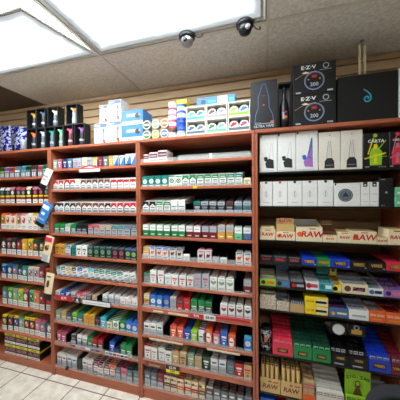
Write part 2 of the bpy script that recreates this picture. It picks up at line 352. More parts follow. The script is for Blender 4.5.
# ------------------------------------------------------------------ packs and pouches
def design(mb, d, w, h, t, b, a):
    x0, x1 = -w/2+.0015, w/2-.0015
    if d == 'roof':
        mb.rect(x0, x1, h*.55, h-.0015, t); mb.poly([(x0, h*.5), (x1, h*.5), (x1, h*.53), (0, h*.78), (x0, h*.53)], b, -.0009)
        mb.rect(x0, x1, .0015, h*.3, 'silver', -.0011); mb.rect(x0+.008, x1-.008, h*.38, h*.45, 'charcoal', -.0012); mb.disc(0, h*.6, .004, a, y=-.0014); mb.rect(x0+.007, x1-.007, h*.08, h*.2, 'slate', -.0013)
    elif d == 'band':
        mb.rect(x0, x1, h*.66, h-.0015, t); mb.rect(x0+.006, x1-.006, h*.45, h*.53, a); mb.rect(x0+.01, x1-.01, h*.33, h*.37, a)
        mb.rect(x0+.008, x1-.008, h*.76, h*.82, b, -.0009); mb.rect(x0, x1, .002, h*.26, 'silver'); mb.rect(x0+.008, x1-.008, h*.08, h*.18, 'slate', -.0009)
    elif d == 'plain':
        mb.rect(x0+.007, x1-.007, h*.6, h*.72, a); mb.rect(x0+.012, x1-.012, h*.45, h*.5, a); mb.disc(0, h*.27, .008, a)
    elif d == 'circ':
        mb.ring(0, h*.52, .010, .019, a, n=16); mb.disc(0, h*.52, .006, a); mb.rect(x0+.006, x1-.006, h*.08, h*.16, a); mb.rect(x0, x1, h*.88, h-.0015, t)
    elif d == 'white':
        mb.rect(x0, x1, .002, h*.5, 'silver'); mb.rect(x0+.006, x1-.006, h*.18, h*.3, 'grey', -.0009); mb.rect(x0, x1, h*.5, h-.002, b); mb.rect(x0+.008, x1-.008, h*.62, h*.76, a, -.0009)
    elif d == 'half':
        mb.rect(x0, x1, h*.52, h-.0015, t); mb.rect(x0, x1, .0015, h*.52, b); mb.rect(x0+.012, x1-.012, h*.14, h*.22, a, -.0009); mb.rect(x0+.008, x1-.008, h*.7, h*.76, 'grey', -.0009)
    elif d == 'camel':
        mb.rect(x0+.004, x1-.004, h*.86, h*.97, t); mb.disc(-.003, h*.52, .014, a, .012); mb.disc(.012, h*.62, .005, a, .009); mb.disc(-.006, h*.62, .006, a)
        for q in (-.012, -.004, .006): mb.rect(q, q+.003, h*.28, h*.5, a)
        mb.rect(x0+.006, x1-.006, h*.1, h*.2, 'denim'); mb.rect(x0+.004, x1-.004, h*.76, h*.8, 'red')
    elif d == 'shield':
        mb.poly([(0, h*.42), (x1-.006, h*.56), (x1-.006, h*.74), (0, h*.66), (x0+.006, h*.74), (x0+.006, h*.56)], a); mb.rect(x0+.012, x1-.012, h*.84, h*.88, a); mb.rect(x0+.008, x1-.008, h*.14, h*.2, 'grey')
    elif d == 'diag':
        mb.poly([(x0, .0015), (x1, .0015), (x1, h-.003)], a); mb.rect(x0, x1, .0015, h*.14, a); mb.rect(x0+.004, x0+.02, h*.75, h*.85, 'slate')
    elif d == 'bow':
        mb.poly([(x0, h*.6), (x0+.014, h*.68), (0, h*.6), (x1-.014, h*.68), (x1, h*.6), (x1, h*.95), (x1-.014, h*.88), (0, h*.95), (x0+.014, h*.88), (x0, h*.95)], t)
        mb.rect(x0+.006, x1-.006, h*.3, h*.42, 'grey'); mb.rect(x0+.012, x1-.012, h*.1, h*.16, 'grey')
    elif d == 'swoosh':
        mb.disc(x0+.022, h*.45, .019, 'white', h*.36); mb.poly([(x1, h*.05), (x1, h*.85), (x1-.02, h*.6), (x1-.012, h*.3)], a); mb.rect(x0+.006, x1-.016, h*.42, h*.52, a, -.0011)
    elif d == 'pouch':
        mb.rect(x0, x1, h*.93, h-.001, t); mb.disc(0, h*.62, w*.33, a, h*.2); mb.disc(-w*.12, h*.7, w*.14, 'white', h*.07, -.0011); mb.disc(w*.15, h*.55, w*.12, t, h*.06, -.0011)
        mb.rect(x0+.001, x1-.001, .001, h*.34, 'white', -.001); mb.rect(x0+.008, x1-.008, h*.2, h*.25, 'grey', -.0013); mb.rect(x0+.008, x1-.016, h*.1, h*.14, 'grey', -.0013)
    elif d == 'coded':
        mb.rect(x0+.002, x1-.002, .001, h*.55, 'slate'); 
        for q in range(4): mb.rect(x0+.006+q*.013, x0+.014+q*.013, h*.08, h*.46, 'silver' if q % 2 else 'white', -.0009)
        mb.rect(x0, x1, h*.58, h*.7, a)
    elif d == 'cigar':
        mb.rect(x0, x1, h*.88, h-.001, t); mb.disc(0, h*.7, w*.28, a, h*.13); mb.rect(x0, x1, h*.42, h*.53, 'yellow'); mb.rect(x0, x1, h*.26, h*.42, 'maroon'); mb.rect(x0, x1, .001, h*.26, 'white'); mb.rect(x0+.01, x1-.01, h*.1, h*.15, 'grey', -.0009)
    elif d == 'swirl':
        mb.disc(.004, h*.86, .02, 'cream', .012); mb.disc(-.012, h*.8, .012, 'brown', .01, -.001); mb.disc(.012, h*.78, .011, t, .008, -.0012)
        mb.rect(x0, x1, h*.3, h*.55, a); mb.text('sweets', 0, h*.42, .014, 'white', -.001); mb.rect(x0+.004, x1-.004, .002, h*.24, 'cream')
PK = {}
def pack_mesh(spec, w, h, dp, nm):
    k = (spec, round(w, 4), round(h, 4), round(dp, 4), nm)
    if k not in PK:
        d, t, b, a = spec; mb = MB(); mb.box(-w/2, w/2, 0, dp, 0, h, b, top=t, c=.0012)
        if nm == 'cigarillo_pouch' or nm == 'cigar_pouch':
            mb.box(-w/2+.002, w/2-.002, dp*.4, dp*.6, h-.001, h+.012, t)
        else: mb.box(-w/2+.0008, w/2-.0008, dp*.3, dp-.001, h-.0002, h+.0005, t)
        design(mb, d, w, h, t, b, a); PK[k] = mb.mesh(nm)
    return PK[k]
def look(spec, noun):
    d, t, b, a = spec
    if d == 'roof': return f'{t}-peaked {b} {noun}'
    if d in ('band', 'half'): return f'{t}-topped {b} {noun}' if t != b else f'{b} {noun} with {a} print'
    if d == 'circ': return f'{b} {noun} with {a} ring'
    if d == 'camel': return f'white {noun} with {a} camel, {t} top'
    if d == 'shield': return f'{b} {noun} with {a} shield'
    if d == 'diag': return f'{b} {noun} with {a} diagonal'
    if d == 'bow': return f'{b} {noun} with {t} bow'
    if d == 'swoosh': return f'{b} {noun} with white oval'
    if d == 'swirl': return f'{a} {noun} with swirl top'
    if d == 'coded': return f'{b} {noun} with {a} strip'
    if d == 'pouch': return f'{b} {noun} with {a} picture'
    if d == 'cigar': return f'{t}-topped {noun} with {a} figure'
    return f'{b} {noun} with {a} print' if b != a else f'{b} {noun}'
queue_packs, queue_pouches = MB(), MB()
def row(k, q, zs, spec, w, h, dp, nb, noun='pack', name='cigarette_pack', cat='cigarette pack', group=None, x0=None, x1=None, lean=0, inset=.012, maxy=.34, twist=1.4, slope=None):
    """spec: list of strings 'design top body accent [n] [h=..] [b=..]' or '- n' for empty slots"""
    items = []
    for s in spec:
        p = s.split(); n = 1; hh, bb, ww = h, nb, w
        if p[0] == '-': items += [None]*(int(p[1]) if len(p) > 1 else 1); continue
        for e in p[4:]:
            if e.startswith('h='): hh = float(e[2:])
            elif e.startswith('b='): bb = int(e[2:])
            else: n = int(e)
        items += [(tuple(p[:4]), hh, bb)]*n
    x0 = BX[k]+.026 if x0 is None else x0; x1 = BX[k+1]-.026 if x1 is None else x1
    step = (x1-x0)/len(items); count = {}
    for it in items:
        if it: L = look(it[0], noun); count[L] = count.get(L, 0)+1
    seen = {}
    slope = slope if slope is not None else (0 if k == 0 else .14 if q in (1, 2) else .07)
    where = f'{ORD[q]} shelf down, {BW[k]} bay'
    if k in (1, 2) and not lean:
        dv = MB(); ox = BX[k]+.0012
        dv.box(x0-ox, x1-ox, .014, .34, zs[q]+.0001, zs[q]+.0006, 'black')  # black base and dividers added so the gaps between packs look dark
        for i in range(len(items)+1):
            xx = x0+step*i-ox; dv.box(xx-.0013, xx+.0013, .018, .34, zs[q]+.0006, zs[q]+h*.78, 'black')
        o = dv.build('divider_rack', BAYS[k]); o['label'] = 'black plastic divider rack, added to darken pack gaps'
    for i, it in enumerate(items):
        if not it: continue
        sp, hh, bb = it; L = look(sp, noun); seen[L] = seen.get(L, 0)+1
        lab = f'{L}, {where}' if count[L] == 1 else f'{ORD[seen[L]-1]} of {NUM[count[L]-1]} {L}, {where}'
        ww = min(w, step-.0068 if k else step-.004)
        cx = x0+step*(i+.5); jy = random.uniform(0, .012); z = zs[q]+.0007
        ln = R(lean) if lean else 0
        dz = (math.sin(ln)*ww/2) if lean else 0
        o = place(name, pack_mesh(sp, ww, hh, dp, name), (cx+(hh/2*math.sin(ln) if lean else 0), FRONT+inset+jy, z+dz), (0, -ln, R(random.uniform(-twist, twist))), lab, cat, group or f'{noun}s on shelves of the {BW[k]} bay')
        # the ones queued behind it
        Q = queue_packs if 'pack' in noun else queue_pouches
        d, t, b, a = sp; y = FRONT+inset+jy+dp+.0012
        if t == 'brown' and d == 'roof': t = 'white'
        if k: ww *= .84
        o.scale = (1, 1, random.uniform(.97, 1.02))
        for r in range(bb):
            zq = z+.001+(r+1)*dp*slope
            if y+dp > FRONT+maxy: break
            if lean:
                c, s_ = math.cos(ln), math.sin(ln); k0 = len(Q.v)
                Q.box(-ww/2, ww/2, y, y+dp-.001, 0, hh*.995, b, top=t, c=.001)
                ox = cx+hh/2*math.sin(ln)
                for vi in range(k0, len(Q.v)):
                    vx, vy, vz = Q.v[vi]; Q.v[vi] = (ox+vx*c-vz*s_, vy, z+dz+vx*s_+vz*c)
            else:
                e_ = random.uniform(-.0012, .0012); Q.box(cx-ww/2+e_, cx+ww/2+e_, y, y+dp-.001, zq, zq+hh*.995, b, top=t, c=.0015)
            y += dp+.0006
PW, PH, PD = .0565, .087, .0225
r_ = lambda q, s, **kw: row(1, q, U2, s, kw.pop('w', PW), kw.pop('h', PH), kw.pop('dp', PD), kw.pop('nb', 12), **kw)
r_(0, ['plain sage sage white', 'plain rose rose white', 'plain navy navy white', 'plain denim denim white', 'band silver grey pink', 'band silver silver rose', 'band cream cream gold', 'plain sky silver slate', 'band gold cream gold', 'plain maroon maroon pink', 'plain slate slate white', 'plain gold gold cream', 'diag silver white sky 2', 'diag silver white sky 2 h=.1'], h=.09)
r_(1, ['roof red white gold 2', 'roof red white gold 2 h=.094', 'roof cream white tan', 'roof brown white tan 5', 'bow red white red 4'])
r_(2, ['roof black white grey 4', 'roof brown white gold 4', 'roof brown white brown', 'roof black white black', 'roof red white gold 4'])
r_(3, ['band green green white 2', 'band sage white green', 'band green green white', 'band black charcoal silver 2', 'band red silver charcoal 2', 'band tan silver charcoal 2', 'band teal silver charcoal 2', 'band slate silver charcoal 2'])
r_(4, ['plain gold gold brown 2', 'band denim white denim', 'plain teal teal darkgreen', 'plain white white black 2', 'circ slate darkgreen sage 4', 'circ slate charcoal rose 2', 'circ denim navy lime 2'], h=.095)
r_(5, ['band teal white teal 2', 'band tan cream tan', 'band black white charcoal', 'band blue white denim', 'white blue white grey', 'band cyan white sage', 'band teal white slate 5', 'white white white sage 2'], h=.092, lean=15, dp=.024, x0=BX[1]+.045, x1=BX[2]-.038)
r_(6, ['plain white white grey h=.05', 'plain blue blue white h=.05', 'diag navy white blue h=.05', 'band white silver slate h=.05', 'plain red pink white h=.05', 'band red white red h=.05', 'band grey maroon white h=.05', 'band tan cream maroon h=.05', '-', 'band white silver grey 3 h=.075', 'band white white rose 3 h=.07'], h=.06, nb=9)
r_(7, ['band sage sage cream', 'band tan tan cream', 'band charcoal slate cream', 'band lime green white', 'band teal teal white', 'plain yellow gold orange 2', 'plain black charcoal rose', 'plain cyan cyan white', 'plain teal cream teal h=.07', 'circ green white green', 'circ green green white', 'circ blue sky white 2'], w=.059, h=.095)
r_(8, ['plain pink rose white 2', '-', 'white grey charcoal grey', 'white white white grey 2', 'band green green white', 'band red maroon white 2', '-', 'plain blue blue white', 'plain navy navy slate b=6 h=.055', 'band green green white 2', '-'], h=.1, nb=8)
r_(9, ['white white white red 2', 'white white white denim 2', 'plain black black charcoal b=12', 'white white white green', 'white white white pink', 'band maroon white pink 3', 'band orange white orange', 'white maroon slate grey', 'white maroon pink red', 'white darkgreen slate sage 2'], h=.115, nb=14)
r3 = lambda q, s, **kw: row(2, q, U3, s, kw.pop('w', PW), kw.pop('h', PH), kw.pop('dp', PD), kw.pop('nb', 12), **kw)
r3(1, ['circ teal teal white 4', 'circ green white green 2', 'roof green white green 2', 'band green white darkgreen 5', 'band teal white sage', 'plain green cream sage h=.05 b=2'])
r3(2, ['roof black white grey 2', 'band green white darkgreen 2', 'band white white slate 2 h=.095', '-', 'band teal charcoal white', 'band silver charcoal grey 3', 'band brown charcoal silver', 'band silver slate teal 2'])
r3(3, ['half white green white 6', 'half white maroon white 2', 'half silver maroon white 2', 'half silver gold white h=.105 2', 'half white mint green b=2', 'half white denim slate b=2'], h=.092)
r3(4, ['band gold cream gold', 'camel blue white orange 3', 'camel navy white brown 2', 'plain white white silver h=.05 b=0', '-', 'camel pink white maroon 2', 'plain silver silver white h=.045 b=0', 'plain silver white silver h=.045 b=0', '-', 'camel slate white orange 2'], w=.052, nb=2, h=.092)
r3(5, ['band green grey sage h=.08', 'plain white white pink 2 h=.11', 'plain white white silver h=.085', 'plain white white red 3 h=.088', 'plain silver silver pink h=.112', 'plain silver silver rose h=.118', 'shield white white sage 3 h=.1', '-', 'half silver maroon white h=.098 b=9'], nb=10, w=.06)
r3(6, ['band cream gold brown', 'circ blue sky white 2', 'circ blue blue silver', 'plain cream silver grey', 'half maroon red white', 'half red red white', 'band green green white 2', 'band green darkgreen white', '-', 'shield white white red', 'shield silver white maroon', 'shield white white brown', 'shield white white darkgreen'], h=.098, nb=5)
r3(7, ['white silver white charcoal 3 h=.1', '-', 'plain vivid orange white 2 h=.1', 'plain blue royal white h=.085', 'plain lime lime white h=.09', 'swoosh purple white navy', 'swoosh orange orange orange h=.115', 'swoosh red pink pink h=.09', 'plain denim blue white h=.12', 'swoosh orange orange red h=.1', '-', 'circ cyan sky white b=0 h=.11'], h=.105, nb=6, w=.06)
r3(8, ['plain red white red', 'plain tan white tan', 'plain white white grey', 'plain darkgreen white darkgreen', 'plain tan tan cream', 'plain cream tan brown', 'plain sage sage cream', 'plain slate tan sage', 'plain darkgreen darkgreen white', 'white silver white slate', 'white silver white denim', 'plain slate slate grey', 'plain charcoal red white b=1', 'plain brown tan red b=1'], h=.105, nb=10)
r3(9, ['white grey slate silver 2', 'white pink maroon rose', 'swirl pink cream brown', 'swirl tan cream maroon', 'swirl orange cream orange', 'swirl tan cream red 2', 'swirl cream tan brown', 'white white brown silver h=.1', 'white brown slate cream 4 h=.105', 'white grey slate white h=.09'], h=.125, nb=6, w=.06)
# leftmost bay
r1 = lambda q, s, w, h, dp, nb, x0=-2.625, **kw: row(0, q, U1, s, w, h, dp, nb, noun='pouch', name='cigarillo_pouch', cat='cigarillo pouch', x0=x0, x1=BX[1]-.028, **kw)
r1(0, ['coded green charcoal lime', 'coded grey purple silver', 'coded orange brown vivid', 'coded denim slate white', 'coded cyan slate cyan', 'coded green black green', 'coded brown charcoal pink', 'coded pink brown rose', 'coded green darkgreen mint'], .064, .1, .02, 12, lean=0)
r1(1, ['cigar white black slate 2', 'cigar pink black white', 'cigar rose black grey 2', 'cigar cream black white', 'cigar pink black rose 2', 'cigar silver black grey'], .062, .15, .022, 10)
r1(2, ['pouch orange gold brown', 'pouch red cream rose 2', 'pouch rose tan brown', 'pouch pink white red', 'pouch white cream grey', 'pouch gold cream orange', 'pouch gold tan gold', 'pouch white silver slate'], .064, .155, .02, 8)
r1(3, ['pouch black charcoal white', 'pouch rose black pink', 'pouch darkgreen black cream', 'pouch black maroon rose', 'pouch gold gold yellow', 'pouch yellow gold brown', 'pouch darkgreen darkgreen orange', 'pouch black darkgreen gold', 'pouch lime gold yellow'], .064, .155, .02, 8)
r1(4, ['pouch cyan navy sky', 'pouch blue navy white', 'pouch teal slate pink', 'pouch black navy grey', 'pouch teal teal white', 'pouch cream silver maroon 2', 'pouch maroon maroon pink', 'pouch orange brown gold'], .066, .135, .022, 12)
r1(5, ['pouch green slate silver', 'pouch lime green white', 'pouch silver sage lime', 'pouch yellow lime green', 'pouch pink maroon white', 'pouch mint green darkgreen', 'pouch orange tan orange', 'pouch brown maroon red', 'pouch red red vivid'], .064, .165, .02, 9)
r1(6, ['pouch yellow black gold', 'pouch gold black red', 'pouch yellow navy blue', 'pouch green sage silver', 'pouch yellow black orange 2', 'pouch pink rose silver', 'pouch rose slate pink', 'pouch charcoal slate white'], .066, .15, .02, 9)
for Q, lab, nm in ((queue_packs, 'rows of cigarette packs queued behind the front ones', 'cigarette_packs'), (queue_pouches, 'rows of cigarillo pouches queued behind the front ones', 'cigarillo_pouches')):
    o = Q.build(nm); tag(o, lab, 'cigarette packs' if 'cigarette' in nm else 'cigarillo pouches', kind='stuff')
# yellow and black cartons on the lowest left shelf, two high
x = -2.60
mb = MB(); w, h, d = .155, .1115, .3
mb.box(-w/2, w/2, 0, d, 0, h, 'black', c=.002)
mb.rect(-w/2+.002, w/2-.002, h*.7, h*.93, 'yellow'); mb.rect(-w/2+.002, w/2-.002, h*.02, h*.22, 'white'); mb.text('CIGARS', 0, h*.81, .022, 'black')
mb.rect(-w/2+.01, w/2-.01, h*.34, h*.6, 'pinkmix'); mb.rect(-w/2+.02, w/2-.02, h*.08, h*.14, 'grey', -.0009)
mb.add([(w/2+.0005, .004, h*.66), (w/2+.0005, d-.004, h*.66), (w/2+.0005, d-.004, h*.82), (w/2+.0005, .004, h*.82)], [(0, 1, 2, 3)], 'yellow')
me = mb.mesh('cigar_carton')
for i in range(3):
    for j in range(2):
        place('cigar_carton', me, (x+.07+i*.1605, FRONT+.02, U1[7]+.0007+j*(h+.001)), label=f'black and yellow cigar carton, {["left", "middle", "right"][i]} pair, {["bottom", "top"][j]} one, leftmost bay floor shelf', cat='carton', group='black and yellow cartons')
# ------------------------------------------------------------------ shelf-edge tags and signs
def sign(name, label, px0, px1, z0, h, cols_, writing=None, y=FRONT-.003, th=.0025, tilt=0, wcol='white', tsize=None):
    x0, x1 = X(px0, z0+h/2, y), X(px1, z0+h/2, y); w = x1-x0; mb = MB()
    mb.box(-w/2, w/2, -th, 0, 0, h, cols_[0], c=.0006)
    if writing: mb.text(writing, 0, h/2, tsize or h*.8, wcol, -th-.0005)
    return mb, (x0+x1)/2, w, h, th, place
def put(mb, name, label, x, z, y=FRONT-.0002, rot=(0, 0, 0), cat='sign'):
    o = mb.build(name, None, (x, y, z)); o.rotation_euler = rot; return tag(o, label, cat)
zz = U2[0]-.062
mb, x, w, h, th, _ = sign('', '', 79, 100, zz, .038, ['white']); mb.rect(-w/2+.001, w/2-.001, h*.7, h-.001, 'red', -th-.0004)
mb.poly([(-w/2, h), (w/2, h), (.01, h+.022), (-.01, h+.022)], 'red', -.001); mb.poly([(-w*.3, h*.98), (w*.3, h*.98), (0, h+.012)], 'white', -.0016)
mb.rect(-w*.35, w*.35, h*.3, h*.42, 'grey', -th-.0006)
put(mb, 'price_sign', 'white and red peaked card hung under first shelf of second bay', x, zz+.02)
zz = U2[6]-.026
mb, x, w, h, th, _ = sign('', '', 55.5, 72.5, zz, .05, ['red'], '8.79', tsize=.034); put(mb, 'price_sign', 'red price sign with white lettering, seventh shelf of second bay', x, zz)
mb, x, w, h, th, _ = sign('', '', 74, 80.5, zz, .05, ['charcoal']); mb.disc(0, h*.55, .012, 'white', y=-th-.0005); mb.rect(-.02, .02, h*.1, h*.3, 'silver', -th-.0005)
put(mb, 'price_tag', 'small black and white tag between the red sign and white strip', x, zz-.002)
mb, x, w, h, th, _ = sign('', '', 82, 110.5, zz-.012, .052, ['charcoal']); mb.rect(-w/2+.006, w/2-.006, .007, h-.007, 'white', -th-.0005); mb.rect(-w/2+.03, w/2-.03, h*.4, h*.5, 'silver', -th-.0008)
put(mb, 'price_sign', 'long white sign in dark frame across seventh shelf of second bay', x, zz-.006)
mb, x, w, h, th, _ = sign('', '', 71, 100, U2[8]-.018, .03, ['silver'])
for i, c in enumerate(['maroon', 'silver', 'pink', 'white', 'slate', 'maroon']): mb.rect(-w/2+i*w/6+.002, -w/2+(i+1)*w/6-.002, .006, .026, c, -th-.0005)
put(mb, 'promo_strip', 'maroon and silver printed strip on ninth shelf edge, second bay', x, U2[8]-.005)
mb, x, w, h, th, _ = sign('', '', 105, 128, U2[8]-.018, .03, ['white'])
for i, c in enumerate(['cyan', 'purple', 'maroon', 'rose', 'navy', 'teal']): mb.rect(-w/2+i*w/6+.002, -w/2+(i+1)*w/6-.002, .006, .024, c, -th-.0005)
put(mb, 'promo_strip', 'purple and teal printed strip on ninth shelf edge, second bay', x, U2[8]-.005)
mb = MB(); mb.lathe([(.012, 0), (.0145, .004), (.0145, .022), (.011, .026)], 0, 0, 'black', 12); put(mb, 'shelf_knob', 'small round black knob on the bottom shelf of second bay', X(67, .1, 1.655), .1, y=1.655, cat='knob')  # a round black knob at the shelf edge
mb, x, w, h, th, _ = sign('', '', 193, 197, U3[1]-.02, .018, ['yellow']); put(mb, 'price_tag', 'tiny yellow tag on second shelf edge of third bay', x, U3[1]-.02)
mb, x, w, h, th, _ = sign('', '', 190, 203, U3[6]-.028, .03, ['red'], '79.99'[1:], tsize=.026); put(mb, 'price_sign', 'red price tag, left one on seventh shelf of third bay', x, U3[6]-.03)
mb, x, w, h, th, _ = sign('', '', 204, 215.5, U3[6]-.032, .042, ['white'], '$8.89', wcol='black', tsize=.03); put(mb, 'price_sign', 'white price tag with black figures, seventh shelf of third bay', x, U3[6]-.036)
mb, x, w, h, th, _ = sign('', '', 215.8, 250, U3[6]-.016, .03, ['red']); mb.rect(-w/2+.004, w/2-.004, h*.65, h*.8, 'pink', -th-.0004); put(mb, 'promo_strip', 'long red plastic strip on seventh shelf edge, third bay', x, U3[6]-.014)
for px0, px1, q, lab in ((153, 163, 6, 'left'), (168, 188, 6, 'right'), (149, 183, 7, 'long'), (207, 240, 7, 'lower')):
    mb, x, w, h, th, _ = sign('', '', px0, px1, U3[q]-.03, .014, ['cream']); mb.rect(-w/2+.004, w/2-.004, h*.4, h*.6, 'silver', -th-.0004)
    put(mb, 'shelf_label', f'{lab} cream paper label strip on {ORD[q]} shelf edge, third bay', x, U3[q]-.03, cat='label strip')
mb, x, w, h, th, _ = sign('', '', 144.5, 165, U3[8]-.055, .045, ['maroon']); mb.rect(-w/2+.006, w/2-.006, .006, h-.006, 'brown', -th-.0004); mb.text('Swisher', 0, h*.5, .032, 'tan', -th-.0008, shear=.2)
put(mb, 'brand_strip', 'brown lettered strip hanging at ninth shelf edge of third bay', x, U3[8]-.05)
mb, x, w, h, th, _ = sign('', '', 165.5, 179.5, U3[8]-.075, .065, ['black']); mb.rect(-w/2+.003, w/2-.003, .004, h*.45, 'yellow', -th-.0004); mb.text('$2.79', 0, h*.72, .026, 'white', -th-.0006); mb.text('2/99', 0, h*.25, .022, 'black', -th-.0008)
put(mb, 'price_sign', 'black and yellow price sign on ninth shelf edge, third bay', x, U3[8]-.065)
# three cartons and spare tray on the third bay's top shelf
for i, (p0, p1, h) in enumerate(((143.6, 149, .068), (149.3, 157.5, .082), (158, 167, .094))):
    z = U3[0]+.0007; x0, x1 = X(p0, z, 1.69), X(p1, z, 1.69); w = x1-x0; mb = MB(); mb.box(-w/2, w/2, 0, .13, 0, h, 'white', top='silver', c=.002)
    mb.rect(-w/2+.002, w/2-.002, h*.45, h*.88, 'maroon'); mb.rect(-w/2+.008, w/2-.008, h*.58, h*.7, 'silver', -.0009); mb.rect(-w/2+.006, w/2-.006, h*.15, h*.3, 'grey')
    o = mb.build('cigarette_carton', None, ((x0+x1)/2, 1.69, z)); tag(o, f'white and maroon carton on top shelf of third bay, {["left", "middle", "right"][i]} one', 'carton', 'maroon cartons')
mb = MB(); w = .56; mb.box(-w/2, w/2, 0, .25, 0, .003, 'silver'); mb.box(-w/2, w/2, 0, .003, .003, .045, 'acrylic')
for i in range(11): mb.box(-w/2+i*(w-.003)/10, -w/2+.003+i*(w-.003)/10, .004, .25, .003, .035, 'acrylic')
mb.box(-.03, -.01, .02, .03, .003, .05, 'white')
o = mb.build('pusher_tray', None, (-.375, 1.69, U3[0]+.0007)); tag(o, 'empty clear plastic pusher tray along the top shelf of third bay', 'tray')
# ------------------------------------------------------------------ pouches hanging at the first upright
def bag(w, h, d, mA, mB_, split=.3, seed=1, nx=8, nz=12, crinkle=.004):
    rnd = random.Random(seed); mb = MB(); top, bot = [], []
    for side in (-1, 1):
        vs = []
        for j in range(nz+1):
            v = j/nz
            for i in range(nx+1):
                u = i/nx; th = d/2*(math.sin(math.pi*u)**.5)*(math.sin(math.pi*v)**.4)
                e = rnd.uniform(-crinkle, crinkle)*math.sin(math.pi*u)*math.sin(math.pi*v)
                vs.append((w*(u-.5)*(1-.05*math.sin(math.pi*v)), side*(th+e+.0006), h*v))
        fA = [(j*(nx+1)+i, j*(nx+1)+i+1, (j+1)*(nx+1)+i+1, (j+1)*(nx+1)+i) for j in range(nz) for i in range(nx)]
        k = int(nz*split)*nx
        mb.add(vs, fA[:k], mB_, True); mb.add(vs, fA[k:], mA, True)
    return mb
def hang(label, x, z, w, h, mA, mB_, rotx, roty, extra=None, split=.3, y=None):
    y = y or FRONT-.047
    mb = bag(w, h, .022, mA, mB_, split, seed=int(z*1000), crinkle=.002)
    if extra: extra(mb, w, h)
    o = mb.build('hanging_pouch', None, (x, y, z)); o.rotation_euler = (R(rotx), R(roty), 0); tag(o, label, 'pouch', 'pouches hung down the first upright')
hang('silvery white pouch with black base hung at first upright, topmost of four', X(39, 1.83, 1.6), 1.775, .085, .2, 'white', 'black', -8, 22, lambda m_, w, h: (m_.rect(-.03, .03, h*.6, h*.68, 'grey', -.014), m_.rect(-.02, .02, h*.45, h*.5, 'rose', -.014)))
hang('sky blue and white pouch with black base, second down at first upright', X(36, 1.5, 1.6), 1.43, .11, .235, 'sky', 'black', -8, 24, lambda m_, w, h: (m_.rect(-.04, .04, h*.74, h*.9, 'white', -.0135), m_.rect(-.02, .02, h*.5, h*.6, 'white', -.0145), m_.rect(-.045, .045, h*.3, h*.36, 'silver', -.0145)), split=.24)
hang('red topped cream snack pouch, third down at the first upright', X(42.5, 1.2, 1.6), 1.1, .095, .24, 'cream', 'white', -6, 10, lambda m_, w, h: (m_.rect(-.04, .04, h*.78, h*.95, 'vivid', -.0125), m_.disc(0, h*.55, .025, 'brown', y=-.0145), m_.disc(.015, h*.62, .015, 'gold', y=-.015), m_.rect(-.032, .032, h*.08, h*.28, 'silver', -.0135)))
hang('pale yellow pouch with dark emblem, lowest of four at first upright', X(44, .87, 1.6), .74, .095, .25, 'cream', 'black', -6, 6, lambda m_, w, h: (m_.disc(0, h*.62, .016, 'brown', .034, -.0148), m_.rect(-.02, .02, h*.85, h*.9, 'brown', -.013)), split=.3)
# ------------------------------------------------------------------ goods on top of the bays
ZT = TOP+.0008
for i, (px, w, h, rx, rz, dy, roll_, lb) in enumerate(((3, .19, .33, -3, 10, .13, 5, 'at the back left of the pile'), (6.5, .17, .27, -3, -8, .0, -8, 'at the front left of the pile'), (15, .17, .31, -3, 12, .12, 2, 'in the middle of the pile'),
        (20.5, .15, .24, -3, 6, .0, 9, 'nearest the black lighter boxes'), (-9, .17, .29, -3, 5, .0, 0, 'cut by the left edge of photo'))):
    mb = bag(w, h, .06, 'bluewhite', 'bluewhite', .2, seed=i+3, crinkle=.012)
    o = mb.build('foil_bag', None, (X(px, ZT+.15, 1.735+dy), 1.735+dy, ZT+.014)); o.rotation_euler = (R(rx), R(roll_), R(rz))
    tag(o, 'crumpled blue and white foil bag '+lb, 'foil bag', 'blue and white foil bags')
mb = MB(); mb.lathe([(.02, 0), (.024, .003), (.024, .07), (.02, .078), (.02, .08)], 0, 0, 'grey', 14); mb.lathe([(.0215, .0802), (.0215, .098), (.019, .1)], 0, 0, 'silver', 14)
o = mb.build('small_jar', None, (X(24.1, ZT+.05, 1.69), 1.687, ZT)); tag(o, 'small grey jar with silver lid beside the foil bags', 'jar')
